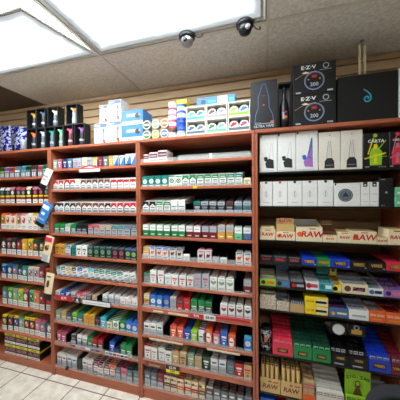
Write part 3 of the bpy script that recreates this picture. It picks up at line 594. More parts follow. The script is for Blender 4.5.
# lighter display boxes
LB = [(26.6, 35.9), (36.1, 44.9), (45.1, 54.2), (54.4, 62.9), (63.1, 72.8), (74.2, 84.5)]
UB = [(26.6, 35.9), (36.1, 45), (45.3, 57.8), (64.5, 77)]
LC = ['orange', 'silver', 'teal', 'mint', 'rose', 'purple']; UC = ['gold', 'slate', 'cream', 'tan']
Y0 = 1.69
def torch(c1, c2):
    mb = MB()
    mb.lathe([(.017, 0), (.019, .004), (.018, .02), (.015, .06), (.016, .085), (.014, .095)], 0, 0, c2, 14)
    mb.tube([(0, 0, .09), (.002, 0, .105), (-.008, 0, .12), (-.03, 0, .132)], [.014, .014, .012, .009], c1, 12)
    mb.box(-.002, .016, -.006, .006, .1, .128, c1, c=.002); mb.lathe([(.0192, .03), (.0194, .045)], 0, 0, 'silver', 14); return mb
def lighter_box(px0, px1, z, h, lab, c1, c2, clab, grp):
    x0, x1 = X(px0, z+h/2, Y0), X(px1, z+h/2, Y0); w = min(x1-x0, .125); x0 = x1-w; t = .006; d = .075
    T = thing('lighter_display_box', lab, 'display box', ((x0+x1)/2, Y0, z), 0, 'black lighter display boxes')
    mb = MB(); mb.box(-w/2, w/2, d-.003, d, 0, h, 'blackmatt'); mb.box(-w/2, -w/2+t, 0, d-.0032, 0, h, 'blackmatt', c=.001); mb.box(w/2-t, w/2, 0, d-.0032, 0, h, 'blackmatt', c=.001)
    mb.box(-w/2+t, w/2-t, 0, d-.0032, 0, t, 'blackmatt'); mb.box(-w/2+t, w/2-t, 0, d-.0032, h-t, h, 'blackmatt'); mb.build('frame', T)
    mb = MB(); mb.box(-w/2+t+.0004, w/2-t-.0004, .0745-.006, .0715, t+.001, h-t-.001, 'charcoal'); mb.build('liner', T)
    o = torch(c1, c2).build('torch_lighter', None, ((x0+x1)/2+.003, Y0+.032, z+t+.0006)); s = (h-2*t-.012)/.14; o.scale = (s, s, s)
    tag(o, clab, 'lighter', 'torch lighters in the black boxes')
HL, HU = .199, .186
for i, (a, b) in enumerate(LB): lighter_box(a, b, ZT, HL, f'black open-front lighter box, {ORD[i]} from left in the lower row', LC[i], ['charcoal', 'slate', 'slate', 'sage', 'maroon', 'charcoal'][i], f'{LC[i]} torch lighter in the {ORD[i]} lower box from left', '')
for i, (a, b) in enumerate(UB): lighter_box(a, b, ZT+HL+.001, HU, f'black open-front lighter box, {ORD[i]} from left in the upper row', UC[i], ['charcoal', 'charcoal', 'slate', 'silver'][i], f'{UC[i]} torch lighter in the {ORD[i]} upper box from left', '')
def carton(px0, px1, z, ztop, y, d, body, lab, draw=None, name='box', cat='box', group=None, top=None, c=.002, rz=0, w=None, front=None):
    x0, x1 = X(px0, (z+ztop)/2, y), X(px1, (z+ztop)/2, y); x1 = x1 if z > TOP else min(x1, BX[4]-.026); W = x1-x0-.0015; h = ztop-z; mb = MB()
    mb.box(-W/2, W/2, 0, d, 0, h, body, top=top, front=front, c=c)
    if draw: draw(mb, W, h)
    o = mb.build(name, None, ((x0+x1)/2, y, z)); o.rotation_euler = (0, 0, rz); return tag(o, lab, cat, group)
def masc(mb, w, h):
    mb.rect(-w/2+.003, w/2-.003, h*.8, h*.97, 'denim'); mb.rect(-w/2+.01, 0, h*.86, h*.91, 'white', -.0009); mb.text('H2', -w*.2, h*.62, .03, 'sky')
    mb.rect(w*.22, w*.3, h*.2, h*.72, 'charcoal'); mb.rect(w*.18, w*.34, h*.58, h*.74, 'slate', -.0009); mb.disc(w*.26, h*.16, .014, 'charcoal', .008)
    mb.disc(w*.3, h*.08, .014, 'red', .008, -.0011); mb.rect(-w*.4, -w*.1, h*.3, h*.34, 'silver')
carton(94, 107, ZT, ZT+.19, 1.72, .12, 'white', 'white and blue pipe box, lower left of the stack of four', masc, 'pipe_box', 'box', 'white and blue pipe boxes', 'denim')
carton(107.2, 121.4, ZT, ZT+.189, 1.70, .12, 'white', 'white and blue pipe box, lower right of the stack of four', masc, 'pipe_box', 'box', 'white and blue pipe boxes', 'denim')
carton(99.5, 107.6, ZT+.1915, ZT+.348, 1.72, .1, 'white', 'white and blue pipe box, upper left of the stack of four', masc, 'pipe_box', 'box', 'white and blue pipe boxes', 'denim')
carton(107.9, 121, ZT+.1915, ZT+.372, 1.70, .13, 'white', 'white box with dark blue side, top right of the stack', masc, 'pipe_box', 'box', 'white and blue pipe boxes', 'navy')
def bluebox(mb, w, h):
    mb.rect(-w/2+.002, w/2-.002, .002, h*.27, 'white'); mb.rect(-w*.28, w*.18, h*.55, h*.76, 'silver'); mb.disc(w*.25, h*.6, .026, 'charcoal', .022); mb.disc(w*.34, h*.66, .012, 'grey', .012, -.0011)
    mb.text('BLAZER', -w*.15, h*.13, .022, 'navy')
carton(121.8, 143.3, ZT, ZT+.135, 1.70, .16, 'sky', 'blue torch box with white base strip, lower of two', bluebox, 'torch_box', 'box', 'blue torch boxes')
carton(121.8, 143.1, ZT+.1365, ZT+.264, 1.70, .16, 'sky', 'blue torch box with white base strip, upper of two', bluebox, 'torch_box', 'box', 'blue torch boxes')
def tin(px, z, r, c, lab, y=1.70, rim='grey', half=None, dpt=.03, group='round tins'):
    x = X(px, z, y); mb = MB(); mb.lathe([(r*.96, -.002+dpt), (r, dpt-.004), (r, .004), (r*.94, 0)], 0, 0, rim, 22, axis='y')
    mb.disc(0, 0, r*.86, 'cream' if half is None else 'white', y=-.0006, n=22)
    if half is None: mb.disc(0, 0, r*.72, c, y=-.001, n=20); mb.rect(-r*.5, r*.5, -r*.18, r*.2, 'white', -.0014); mb.rect(-r*.36, r*.36, -r*.06, r*.08, 'charcoal', -.0018)
    else:
        mb.line([(-r*.7, -r*.25), (r*.6, r*.35)], r*.5, c, -.001); mb.line([(-r*.2, -r*.55), (r*.5, -r*.3)], r*.2, c, -.001); mb.disc(0, r*.55, r*.35, c, r*.14, -.001)
    o = mb.build('round_tin', None, (x, y, z)); return tag(o, lab, 'tin', group)
T1c = ['darkgreen', 'green', 'green']; T2c = ['darkgreen', 'green', 'orange']
rr = .0405
for i, px in enumerate((146.6, 155.5, 164.4)):
    p = 'left middle right'.split()[i]
    tin(px, ZT+rr+.001, rr, ['green', 'lime', 'denim'][i], f'round {["green", "lime", "blue"][i]} labelled tin, {p} of lower row', group='two rows of round tins')
    tin(px, ZT+rr*3+.003, rr, ['darkgreen', 'sage', 'orange'][i], f'round {["dark green", "sage", "orange"][i]} labelled tin, {p} of upper row', group='two rows of round tins')
# narrow columns of snuff cans beside the tins
def can(px, z, r, h, c, lab, c2='white'):
    mb = MB(); mb.lathe([(r*.95, 0), (r, .002), (r, h*.6), (r*.97, h*.61), (r*.97, h*.66)], 0, 0, c2, 18); mb.lathe([(r*1.01, h*.665), (r*1.01, h-.002), (r*.93, h)], 0, 0, c, 18)
    o = mb.build('snuff_can', None, (X(px, z, 1.735), 1.735, z)); tag(o, lab, 'can', 'stacked snuff cans')
for i, c in enumerate(['silver', 'rose', 'rose', 'pink', 'rose', 'cream']): can(172.8, ZT+.0488*i, .037, .048, c, f'{c} lidded snuff can, {ORD[i]} from bottom of left stack', 'brown' if i == 1 else 'white')
for i, c in enumerate(['silver', 'royal', 'royal', 'blue', 'sky']): can(181.6, ZT+.053*i, .037, .0522, c, f'{c} lidded snuff can, {ORD[i]} from bottom of right stack', 'blue' if i in (1, 2) else 'white')
carton(176.5, 187, ZT+.2655, ZT+.3, 1.705, .06, 'yellow', 'small bright yellow box lying on top of the can stack', lambda m_, w, h: m_.rect(-w*.3, w*.3, h*.3, h*.6, 'gold'), 'small_box')
# white four-window displays with tins
FR = [(186, 205.6, ('cyan', 'sky'), ('blue', 'denim')), (206.2, 227.2, ('maroon', 'grey'), ('green', 'mint')), (227.8, 250.2, ('lime', 'sky'), ('red', 'rose'))]
for i, (a, b, up_, lo) in enumerate(FR):
    y = 1.69; h = .228; x0, x1 = X(a, ZT+h/2, y), X(b, ZT+h/2, y); W = x1-x0-.001; t = .007; H2 = h/2; d = .09
    T = thing('tin_display', f'white four-window tin display, {["left", "middle", "right"][i]} of three on the third bay', 'display', ((x0+x1)/2, y, ZT), 0, 'white tin displays')
    mb = MB(); mb.box(-W/2, -W/2+t, 0, d, 0, h, 'offwhite', c=.001); mb.box(W/2-t, W/2, 0, d, 0, h, 'offwhite', c=.001); mb.box(-W/2+t, W/2-t, d-.004, d, 0, h, 'offwhite')
    for z0, z1 in ((0, .016), (H2-.004, H2+.012), (h-.01, h)): mb.box(-W/2+t, W/2-t, 0, d-.0045, z0, z1, 'offwhite', c=.0008)
    mb.build('frame', T)
    mb = MB(); mb.box(-W/2+t+.001, W/2-t-.001, d-.0065, d-.0045, .018, H2-.006, 'black'); mb.box(-W/2+t+.001, W/2-t-.001, d-.0065, d-.0045, H2+.014, h-.012, 'black'); mb.build('backing', T)
    for (cc, z0, nm) in ((lo, .0165, 'lower'), (up_, H2+.0125, 'upper')):
        mb = MB(); mb.box(-W/2+t+.0006, W/2-t-.0006, .001, .003, z0, z0+.02, {'blue': 'slate', 'cyan': 'cyan', 'maroon': 'grey', 'green': 'mint', 'lime': 'lime', 'red': 'slate'}[cc[0]]); mb.build('label_strip', T)
        for k in (0, 1):
            rad = min((W/2-t)/2-.0015, .039); cx = (x0+x1)/2+(k-.5)*(W-2*t)/2; c = cc[k]
            mb = MB(); mb.lathe([(rad*.95, .03), (rad, .026), (rad, .004), (rad*.93, 0)], 0, 0, 'white', 22, axis='y'); mb.disc(0, 0, rad*.85, 'white', y=-.0006, n=22)
            mb.line([(-rad*.7, -rad*.1), (rad*.55, rad*.45)], rad*.5, c, -.001); mb.line([(-rad*.5, rad*.4), (rad*.1, rad*.62)], rad*.22, c, -.0012); mb.rect(-rad*.6, rad*.6, -rad*.62, -rad*.42, c, -.001)
            o = mb.build('round_tin', None, (cx, y+.006, ZT+z0+rad+.0006)); tag(o, f'round {c} and white tin, {nm} {["left", "right"][k]} window of {["left", "middle", "right"][i]} display', 'tin', 'tins in the white displays')
def flatblue(mb, w, h):
    mb.rect(w*.05, w*.3, .003, h-.003, 'white'); mb.disc(-w*.32, h*.5, .02, 'navy', .018); mb.rect(-w*.2, w*.0, h*.35, h*.6, 'cyan'); mb.rect(w*.34, w*.46, h*.3, h*.7, 'cyan')
carton(196.5, 235.5, ZT+.2285, ZT+.298, 1.72, .09, 'sky', 'long blue and white box lying across the tin displays', flatblue, 'long_box')
# big black boxes over the rightmost bay
def vape1(mb, w, h):
    pts = [(-.27, .12), (-.25, .3), (-.17, .45), (-.17, .65), (-.04, .93), (.05, .93), (.15, .65), (.16, .45), (.26, .3), (.3, .12)]
    P_ = [(a*w*1.25, b*h) for a, b in pts]; mb.line(P_, .004, 'denim'); mb.line([P_[0], P_[-1]], .004, 'silver', -.001); mb.poly([(a*.93, b*.985+.002) for a, b in P_], 'black', -.0004)
    mb.disc(0, h*.5, .006, 'vivid', y=-.001); mb.rect(-.008, .01, h*.68, h*.7, 'maroon', -.001); mb.text('ULTRA VAPE', 0, h*.065, .026, 'silver', sx=.95, shear=.2); mb.disc(w*.32, h*.15, .014, 'orange', .007); mb.line([(-w*.36, h*.15), (-w*.1, h*.14)], .004, 'denim', -.001)
carton(250.6, 277.3, ZT, ZT+.344, 1.68, .16, 'blackmatt', 'black vaporizer box with glowing blue pointed outline', vape1, 'vaporizer_box')
# window box with bottle
a, b = X(278, ZT+.1, 1.69), X(291.6, ZT+.1, 1.69); W = b-a-.002; h = .318
T = thing('bottle_box', 'narrow black window box with a bottle inside', 'box', ((a+b)/2, 1.69, ZT)); mb = MB()
t = .005; mb.box(-W/2, -W/2+t, 0, .075, 0, h, 'blackmatt'); mb.box(W/2-t, W/2, 0, .075, 0, h, 'blackmatt'); mb.box(-W/2+t, W/2-t, 0, .075, 0, t, 'blackmatt'); mb.box(-W/2+t, W/2-t, 0, .075, h-.012, h, 'blackmatt'); mb.build('frame', T)
mb = MB(); mb.box(-W/2+t+.0005, W/2-t-.0005, .07, .074, t+.0005, h-.0125, 'silver'); mb.build('liner', T)
mb = MB(); mb.lathe([(.023, 0), (.027, .004), (.027, .09), (.024, .115), (.012, .15), (.0105, .185), (.0125, .186), (.0125, .198), (.01, .2)], 0, 0, 'blackplastic', 20)
mb.rect(-.012, .018, .03, .07, 'black', -.0275); mb.disc(.006, .05, .01, 'orange', .007, -.0279); mb.rect(-.013, -.002, .04, .075, 'silver', -.0279); mb.disc(.008, .075, .006, 'vivid', .004, -.0279)
o = mb.build('black_bottle', None, ((a+b)/2, 1.69+.036, ZT+t+.001)); o.scale = (1.12, 1.12, 1.45); tag(o, 'glossy black bottle vaporizer standing in the narrow window box', 'bottle')
def ezv(mb, w, h):
    mb.text('E\u00b7Z\u00b7V', -w*.14, h*.86, .034, 'white', sx=1.2); mb.ring(w*.27, h*.86, .0135, .019, 'silver'); mb.rect(w*.12, w*.4, h*.73, h*.75, 'grey')
    mb.ring(0, h*.42, .052, .058, 'denim', n=36); mb.ring(0, h*.42, .0585, .0615, 'silver', n=36); mb.disc(0, h*.42, .051, 'black', y=-.0006, n=28)
    mb.rect(-.018, .018, h*.5, h*.63, 'maroon', -.001); mb.rect(-.014, .014, h*.54, h*.58, 'vivid', -.0013); mb.text('200', 0, h*.3, .034, 'silver', -.0012); mb.disc(-.036, h*.47, .005, 'gold', y=-.0011); mb.disc(.034, h*.47, .005, 'gold', y=-.0011)
    mb.poly([(-w*.3, h*.7), (-w*.2, h*.74), (-w*.1, h*.67), (-w*.22, h*.66)], 'cream', -.0014); mb.line([(-w*.46, h*.52), (-w*.2, h*.7), (w*.05, h*.72)], .0025, 'tan', -.0012)
    mb.rect(-w*.44, -w*.32, h*.05, h*.1, 'silver'); mb.rect(w*.3, w*.43, h*.05, h*.1, 'silver')
hh = .2085
carton(293, 336.3, ZT, ZT+hh, 1.68, .17, 'blackmatt', 'black vaporizer box with round dial, lower of the stacked pair', ezv, 'vaporizer_box')
carton(293.2, 336.3, ZT+hh+.001, ZT+2*hh+.001, 1.68, .17, 'blackmatt', 'black vaporizer box with round dial, upper of the stacked pair', ezv, 'vaporizer_box')
def swirl(mb, w, h):
    pts = [(-.02, .052), (-.006, .04), (.008, .026), (.017, .01), (.019, -.006), (.014, -.02), (.002, -.028), (-.011, -.025), (-.018, -.013), (-.015, 0), (-.005, .007), (.004, .002), (.004, -.008)]
    mb.line([(a+.003, b+h*.5) for a, b in pts], .0075, 'cyan', -.001)
    for a, b in pts: mb.disc(a+.003, b+h*.5, .0037, 'cyan', y=-.0012, n=10)
carton(337.5, 398.4, ZT, ZT+.302, 1.69, .2, 'blackmatt', 'large plain black box with a teal swirl emblem', swirl, 'emblem_box', c=.003)
carton(399, 430, ZT, ZT+.31, 1.69, .18, 'white', 'white box cut by the right edge beside large black box', lambda m_, w, h: m_.rect(-w*.3, w*.3, h*.4, h*.5, 'silver'), 'white_box')
# canister, ceiling hook with hanging strips
x = X(349, 2.5, 1.97); mb = MB(); mb.lathe([(.055, 0), (.058, .006), (.058, .34), (.05, .352), (.05, .4), (.045, .405)], 0, 0, 'cream', 24)
o = mb.build('canister', None, (x, 1.965, ZT)); tag(o, 'pale cylindrical canister behind the large black box', 'canister')
x = X(363, CEIL, 1.81); T = thing('ceiling_hook', 'small ceiling hook with pale plastic strips hanging down', 'hook', (x, 1.83, CEIL))
mb = MB(); mb.lathe([(.012, -.012), (.012, -.005)], 0, 0, 'steel', 10); mb.tube([(0, 0, -.01), (0, 0, -.03), (.012, 0, -.04), (.018, 0, -.03)], .003, 'steel'); mb.build('hook', T)
for a, b in ((-.012, .0), (.022, .01)):
    mb = MB(); mb.box(a-.008, a+.008, b-.001, b+.001, -.37, -.03, 'cream'); mb.box(a-.012, a+.012, b-.003, b+.003, -.33, -.30, 'silver'); mb.build('strip', T)
# dome cameras
for i, (px, py_, a) in enumerate(((187, 1.437, 0), (245, 1.437, 25))):
    x = X(px, CEIL-.04, py_); T = thing('dome_camera', ['silver dome security camera, left one under the light edge', 'dark dome security camera, right one under the light edge'][i], 'security camera', (x, py_, CEIL-.0047), R(a), 'ceiling dome cameras')
    mb = MB(); mb.lathe([(.05, 0), (.055, -.006), (.053, -.022), (.046, -.032), (.04, -.033)], 0, 0, 'blackplastic', 28); mb.build('base', T)
    mb = MB(); mb.lathe([(.042, -.0335), (.041, -.045), (.034, -.062), (.02, -.073), (.004, -.076)], 0, 0, 'steel' if i == 0 else 'blackplastic', 24); o = mb.build('dome', T)
    mb = MB(); mb.lathe([(.014, -.04), (.014, -.052), (.011, -.056)], 0, 0, 'silver' if i else 'black', 14, axis='y'); o = mb.build('lens', T); o.location = (0, .0, -.055)
    mb = MB(); mb.tube([(.05, 0, -.01), (.075, 0, -.03), (.1, 0, -.028), (.107, .01, -.012), (.098, .014, -.002)], .0028, 'blackplastic'); mb.build('cable', T)
# ------------------------------------------------------------------ rightmost bay, white device boxes
def rig(kind):
    def f(mb, w, h):
        if kind in ('k', 'b'):
            c = 'charcoal' if kind == 'k' else 'blue'; c2 = 'charcoal' if kind == 'k' else 'violet'
            mb.poly([(-.022, .065), (-.014, .03), (.038, .025), (.036, .085), (.005, .098)], c2); mb.poly([(-.03, .09), (-.012, .1), (.0, .09), (-.01, .075), (-.024, .078)], c, -.0008)
            mb.disc(-.018, .1, .014, c, .01, -.001)
            if kind == 'k': mb.line([(.005, .095), (.022, h*.78)], .0018, 'silver'); mb.line([(.034, .088), (.028, h*.78)], .0018, 'silver')
            else: mb.poly([(.0, .09), (.036, .08), (.034, h*.8), (.026, h*.82)], 'denim', -.0011); mb.poly([(.01, .1), (.034, .085), (.03, h*.6)], 'violet', -.0013)
            mb.rect(-w/2+.008, w/2-.02, .008, .011, 'silver')
        else:
            mb.poly([(-.03, .012), (.03, .012), (.028, .06), (.015, .08), (-.015, .08), (-.028, .06)], 'charcoal'); mb.rect(-.022, .022, .03, .034, 'grey', -.0009)
            for s in (-1, 1): mb.line([(s*.016, .08), (s*.006, h*.76)], .003, 'grey'); mb.line([(s*.005, .08), (s*.001, h*.7)], .0015, 'silver')
            mb.disc(0, h*.9, .003, 'charcoal')
        if kind in ('k', 'b'): mb.rect(-w/2+.004, -w/2+.014, h-.02, h-.002, 'black'); 
    return f
z = U4[0]+.0008; yy = 1.703
L = ['white boxed dark water rig, leftmost on top shelf of rightmost bay', 'white boxed dark water rig, second on top shelf of rightmost bay', 'white box with blue and violet water rig']
for i, (a, b, k, zt) in enumerate(((259.6, 277.2, 'k', .268), (277.5, 295.8, 'k', .271), (296.2, 318, 'b', .275))):
    carton(a, b, z, z+zt, yy, .12, 'white', L[i], rig(k), 'device_box', 'box', 'white water rig boxes')
for i, (a, b) in enumerate(((318.6, 340.4), (340.8, 362.8))):
    carton(a, b, z, z+.256, yy+.002, .12, 'offwhite', f'cream white box showing grey cone device, {["left", "right"][i]} of two', rig('g'), 'device_box', 'box', 'cream device boxes')
def carta(c, c2, t):
    def f(mb, w, h):
        cx = -w*.02
        mb.poly([(cx-.03, .02), (cx+.034, .02), (cx+.038, h*.45), (cx+.02, h*.56), (cx-.018, h*.58), (cx-.032, h*.42)], c); mb.poly([(cx-.012, h*.55), (cx+.012, h*.55), (cx+.008, h*.68), (cx-.008, h*.68)], c2, -.001)
        mb.line([(-w*.46, h*.28), (w*.4, h*.42)], .009, c2, -.001); mb.line([(0, h*.45), (w*.4, h*.78)], .005, c, -.001); mb.line([(-w*.32, h*.4), (-w*.1, h*.86)], .006, c2, -.001); mb.line([(-w*.05, h*.82), (w*.2, h*.4)], .003, c, -.0012)
        mb.disc(-w*.03, h*.92, .012, c, y=-.001); mb.line([(-w*.45, h*.3), (w*.45, h*.33)], .004, c, -.0013); mb.poly([(-.012, .03), (.006, .03), (.004, h*.42), (-.008, h*.4)], c2, -.0013)
        mb.text(t, 0, h*.76, .034*min(1, w/.17), 'white', -.002); mb.rect(-w*.44, -w*.26, .008, .014, 'silver'); mb.rect(w*.1, w*.4, .008, .011, 'grey')
    return f
carton(363.4, 388.6, z, z+.228, yy, .12, 'black', 'black box with lime green splash art and white lettering', carta('lime', 'yellow', 'CARTA'), 'vaporizer_box')
carton(389.2, 414, z, z+.228, yy, .12, 'black', 'black box with pink splash art, cut by right edge', carta('vivid', 'pink', 'CARTA'), 'vaporizer_box')
z = U4[1]+.0008
nt_ = ['purple', 'vivid', 'charcoal', 'purple', 'charcoal']
for i, (a, b) in enumerate(((259.8, 272.5), (272.8, 287.3), (287.6, 302), (302.3, 317.5), (317.8, 333.5))):
    def f(mb, w, h, c=nt_[i]):
        mb.rect(-.008, .008, h-.016, h-.001, c); mb.rect(-.003, .003, h*.35, h*.62, 'silver'); mb.ring(0, h*.48, .013, .0145, 'silver', n=16); mb.rect(-.02, .02, h*.14, h*.16, 'silver')
    carton(a, b, z, z+.177, yy, .1, 'white', f'slim white box with {["purple", "pink", "dark grey", "violet", "black"][i]} top notch, {ORD[i]} on second shelf of rightmost bay', f, 'device_box', 'box', 'slim white boxes')
def ringbox(mb, w, h):
    mb.disc(-w*.06, h*.48, .043, 'charcoal', n=28); mb.ring(-w*.06, h*.48, .033, .038, 'grey', -.0011); mb.disc(-w*.06, h*.48, .03, 'slate', y=-.0013, n=24); mb.poly([(-w*.06-.02, h*.42), (-w*.06+.02, h*.42), (-w*.06, h*.62)], 'charcoal', -.0016); mb.rect(-w*.48, -w*.42, h*.9, h*.99, 'black')
carton(334, 360.4, z, z+.155, yy, .12, 'white', 'wide white box with round grey device picture', ringbox, 'device_box')
for i, (a, b) in enumerate(((360.8, 369.6), (369.9, 379))):
    carton(a, b, z, z+.158, yy, .1, 'white', f'narrow white box with black hang tab, {["left", "right"][i]} of two', lambda m_, w, h: (m_.rect(-.012, .012, h-.03, h-.001, 'black'), m_.disc(0, h-.018, .005, 'white', y=-.0011), m_.rect(-.015, .015, h*.5, h*.52, 'silver'), m_.rect(-.015, .015, h*.2, h*.22, 'silver')), 'device_box', 'box', 'narrow white boxes')
carton(379.4, 393.4, z, z+.18, yy, .13, 'blackmatt', 'black box with one small white dot', lambda m_, w, h: (m_.disc(0, h*.5, .007, 'silver'), m_.rect(-w*.4, -w*.1, .006, .01, 'grey'), m_.rect(-w*.4, -w*.1, h-.01, h-.006, 'grey')), 'dot_box')
for j in range(2): carton(395, 415, z+j*.062, z+j*.062+.061, yy, .12, 'mint', f'mint green box at right edge, {["lower", "upper"][j]} of two', lambda m_, w, h: m_.rect(-w*.3, w*.3, h*.3, h*.5, 'white'), 'mint_box', 'box', 'mint green boxes')
# ------------------------------------------------------------------ display trays with papers
def tray(px0, px1, q, hf, hb, d, c, lab, draw=None, header=None, y=1.705, dz=0, inner=None, cat='display tray', zs=U4, name='display_tray'):
    z = zs[q]+.0008+dz; x0, x1 = X(px0, z+hf/2, y), min(BX[4]-.026, X(px1, z+hf/2, y)); w = x1-x0-.0015; t = .0025
    T = thing(name, lab, cat, ((x0+x1)/2, y, z), 0)
    mb = MB(); mb.box(-w/2, w/2, 0, t, 0, hf, c, c=.0006); mb.box(-w/2+.0002, w/2-.0002, t, d-t, 0, t, inner or c); mb.box(-w/2, w/2, d-t, d, 0, hb, inner or c)
    for s in (-w/2, w/2-t):
        vs = [(s+a, yy_, zz_) for a in (0, t) for yy_, zz_ in ((t, 0), (d-t, 0), (d-t, hb), (t, hf))]
        mb.add(vs, [(0, 1, 2, 3), (7, 6, 5, 4), (0, 4, 5, 1), (3, 2, 6, 7)], c)
    if draw: draw(mb, w, hf)
    mb.build('tray', T)
    if header:
        hh, hc, hd, sy = header[:4]; mb = MB(); mb.box(-w/2+.001, w/2-.001, 0, .0025, 0, hh, hc, c=.0006)
        if hd: hd(mb, w, hh)
        mb.build('header_card', T, (0, d-.0055 if sy is None else sy, header[4] if len(header) > 4 else hb+.0008))
    return (x0+x1)/2, y, z, w, d
GR = {}
def fill(box, nx, ny, h0, dh, pd, c, lab, name='paper_packet', cat='packet', lean=0, deco='white', y0=.006, label_front=True):
    cx, y, z, w, d = box; pw = (w-.007)/nx-.0015; cnt = 0
    step = (d-.01-y0)/ny; pd = min(pd, step-.001)
    for j in range(ny):
        h = h0+dh*j; mb = MB(); mb.box(-pw/2, pw/2, 0, pd, 0, h, c, c=.001); mb.rect(-pw/2+.003, pw/2-.003, h*.62, h*.86, deco); mb.rect(-pw/2+.006, pw/2-.006, h*.7, h*.78, c, -.0009); me = mb.mesh(name)
        for i in range(nx):
            xx = cx+(-(nx-1)/2+i)*(pw+.0015)
            place(name, me, (xx, y+y0+j*step, z+.0032), label=f'{lab}, {ORD[i]} along, row {NUM[j]}', cat=cat, group=lab+' packets')
def raw(size=.034, dx=0):
    def f(mb, w, h): mb.text('RAW', dx, h*.5, size, 'red', shear=.15, sx=1.1); mb.disc(-w*.36, h*.5, size*.32, 'orange', y=-.0008, n=12) if w > .11 else None; mb.rect(dx-.02, dx+.02, h*.86, h*.92, 'maroon')
    return f
def rawbox(a, b, q, z0, z1, lab, sz=.034, y=1.705, d=.14, c='cream', dr=True, **k): 
    zb = U4[q]+.0008; return carton(a, b, zb+z0, zb+z1, y, d, c, lab, raw(sz) if dr else None, 'rolling_paper_box', 'box', 'kraft rolling paper boxes', top='kraft')
rawbox(259.8, 275.6, 2, 0, .08, 'cream lettered box, leftmost on the third shelf of rightmost bay', .032)
rawbox(261, 274.5, 2, .0815, .094, 'thin cream box lying on leftmost cream lettered box', .01, y=1.72, d=.1, dr=False)
rawbox(276, 295.6, 2, 0, .066, 'cream lettered box under the small kraft tray', .038)
tray(276.4, 294.5, 2, .05, .05, .12, 'kraft', 'small kraft tray with red lettered header stacked on cream box', None, (.038, 'tan', lambda m_, w, h: m_.text('RAW', 0, h*.5, .03, 'red', sx=1.3, shear=.2), .02), dz=.0675, y=1.71)
bx = tray(296, 322.6, 2, .1, .137, .2, 'cream', 'large open cream tray with big red lettering', raw(.055, .02), None, inner='white')
fill(bx, 4, 5, .07, .005, .02, 'cream', 'cream paper packet in large open cream tray', deco='kraft')
rawbox(323, 337.2, 2, 0, .05, 'low cream box right of the large open tray', .02)
tray(323.4, 336, 2, .026, .055, .1, 'brown', 'brown tray with red lettering on the low cream box', None, (.028, 'tan', lambda m_, w, h: m_.text('RAW', 0, h*.5, .026, 'maroon', sx=1.2), None), dz=.0515, y=1.715)
rawbox(337.6, 352, 2, 0, .075, 'cream box with small red print, fourth cream box along', .024)
rawbox(352.4, 377, 2, 0, .082, 'cream box with largest red letters near the right edge', .052)
rawbox(377.4, 388, 2, 0, .05, 'small low cream box between two taller cream boxes', .02)
rawbox(388.4, 408, 2, 0, .1, 'cream box cut by the right edge on third shelf', .03)
# fourth shelf: long coloured boxes
def vibes(txt='VIBES', s=.024, c='gold'):
    def f(mb, w, h): mb.rect(-w*.3, w*.3, h*.28, h*.74, 'black', -.0006); mb.text(txt, 0, h*.5, s, c, -.001)
    return f
FS = [(259.8, 273, 'black', 'red', 'leftmost with red print'), (273.3, 287, 'charcoal', 'vivid', 'second with pink print'), (287.3, 301.7, 'black', 'rose', 'third with rose print'), (302, 316.6, 'royal', 'gold', 'blue, left of the green one'), (316.9, 330.6, 'green', 'gold', 'green, between two blue ones'), (330.9, 350.4, 'royal', 'gold', 'blue, right of the green one'),
      (350.8, 367.2, 'black', 'gold', 'black, left of the pair near right edge'), (367.5, 385.8, 'black', 'gold', 'black, right of the pair near right edge'), (386.2, 408, 'vivid', 'gold', 'red, at the right edge')]
for i, (a, b, c, a2, lb) in enumerate(FS):
    def dr(mb, w, h, a2=a2, i=i):
        if i < 3: mb.text('RAW' if i == 0 else 'KING', 0, h*.5, .024, a2, -.001); mb.rect(-w*.4, w*.4, h*.86, h*.92, 'grey')
        else: mb.rect(-w*.32, w*.32, h*.28, h*.74, 'black' if i < 6 else 'charcoal', -.0006); mb.text('VIBES', 0, h*.5, .026, a2, -.001); mb.rect(w*.36, w*.46, h*.08, h*.2, 'silver')
    bx = tray(a, b, 3, .052, .052, .24, c, f'open paper display box on fourth shelf, {lb}', dr)
    fill(bx, 3, 6, .05, 0, .033, c, f'{c} packet in fourth-shelf box, {lb.split(",")[0]} {i}'.replace(f' {i}', '') if False else f'{c} papers, fourth-shelf box {["at left end", "second along", "third along", "blue before green", "green", "blue after green", "black before black", "black before red", "red"][i]}', deco='grey' if c in ('black', 'charcoal') else c, name='rolling_papers', cat='rolling papers')
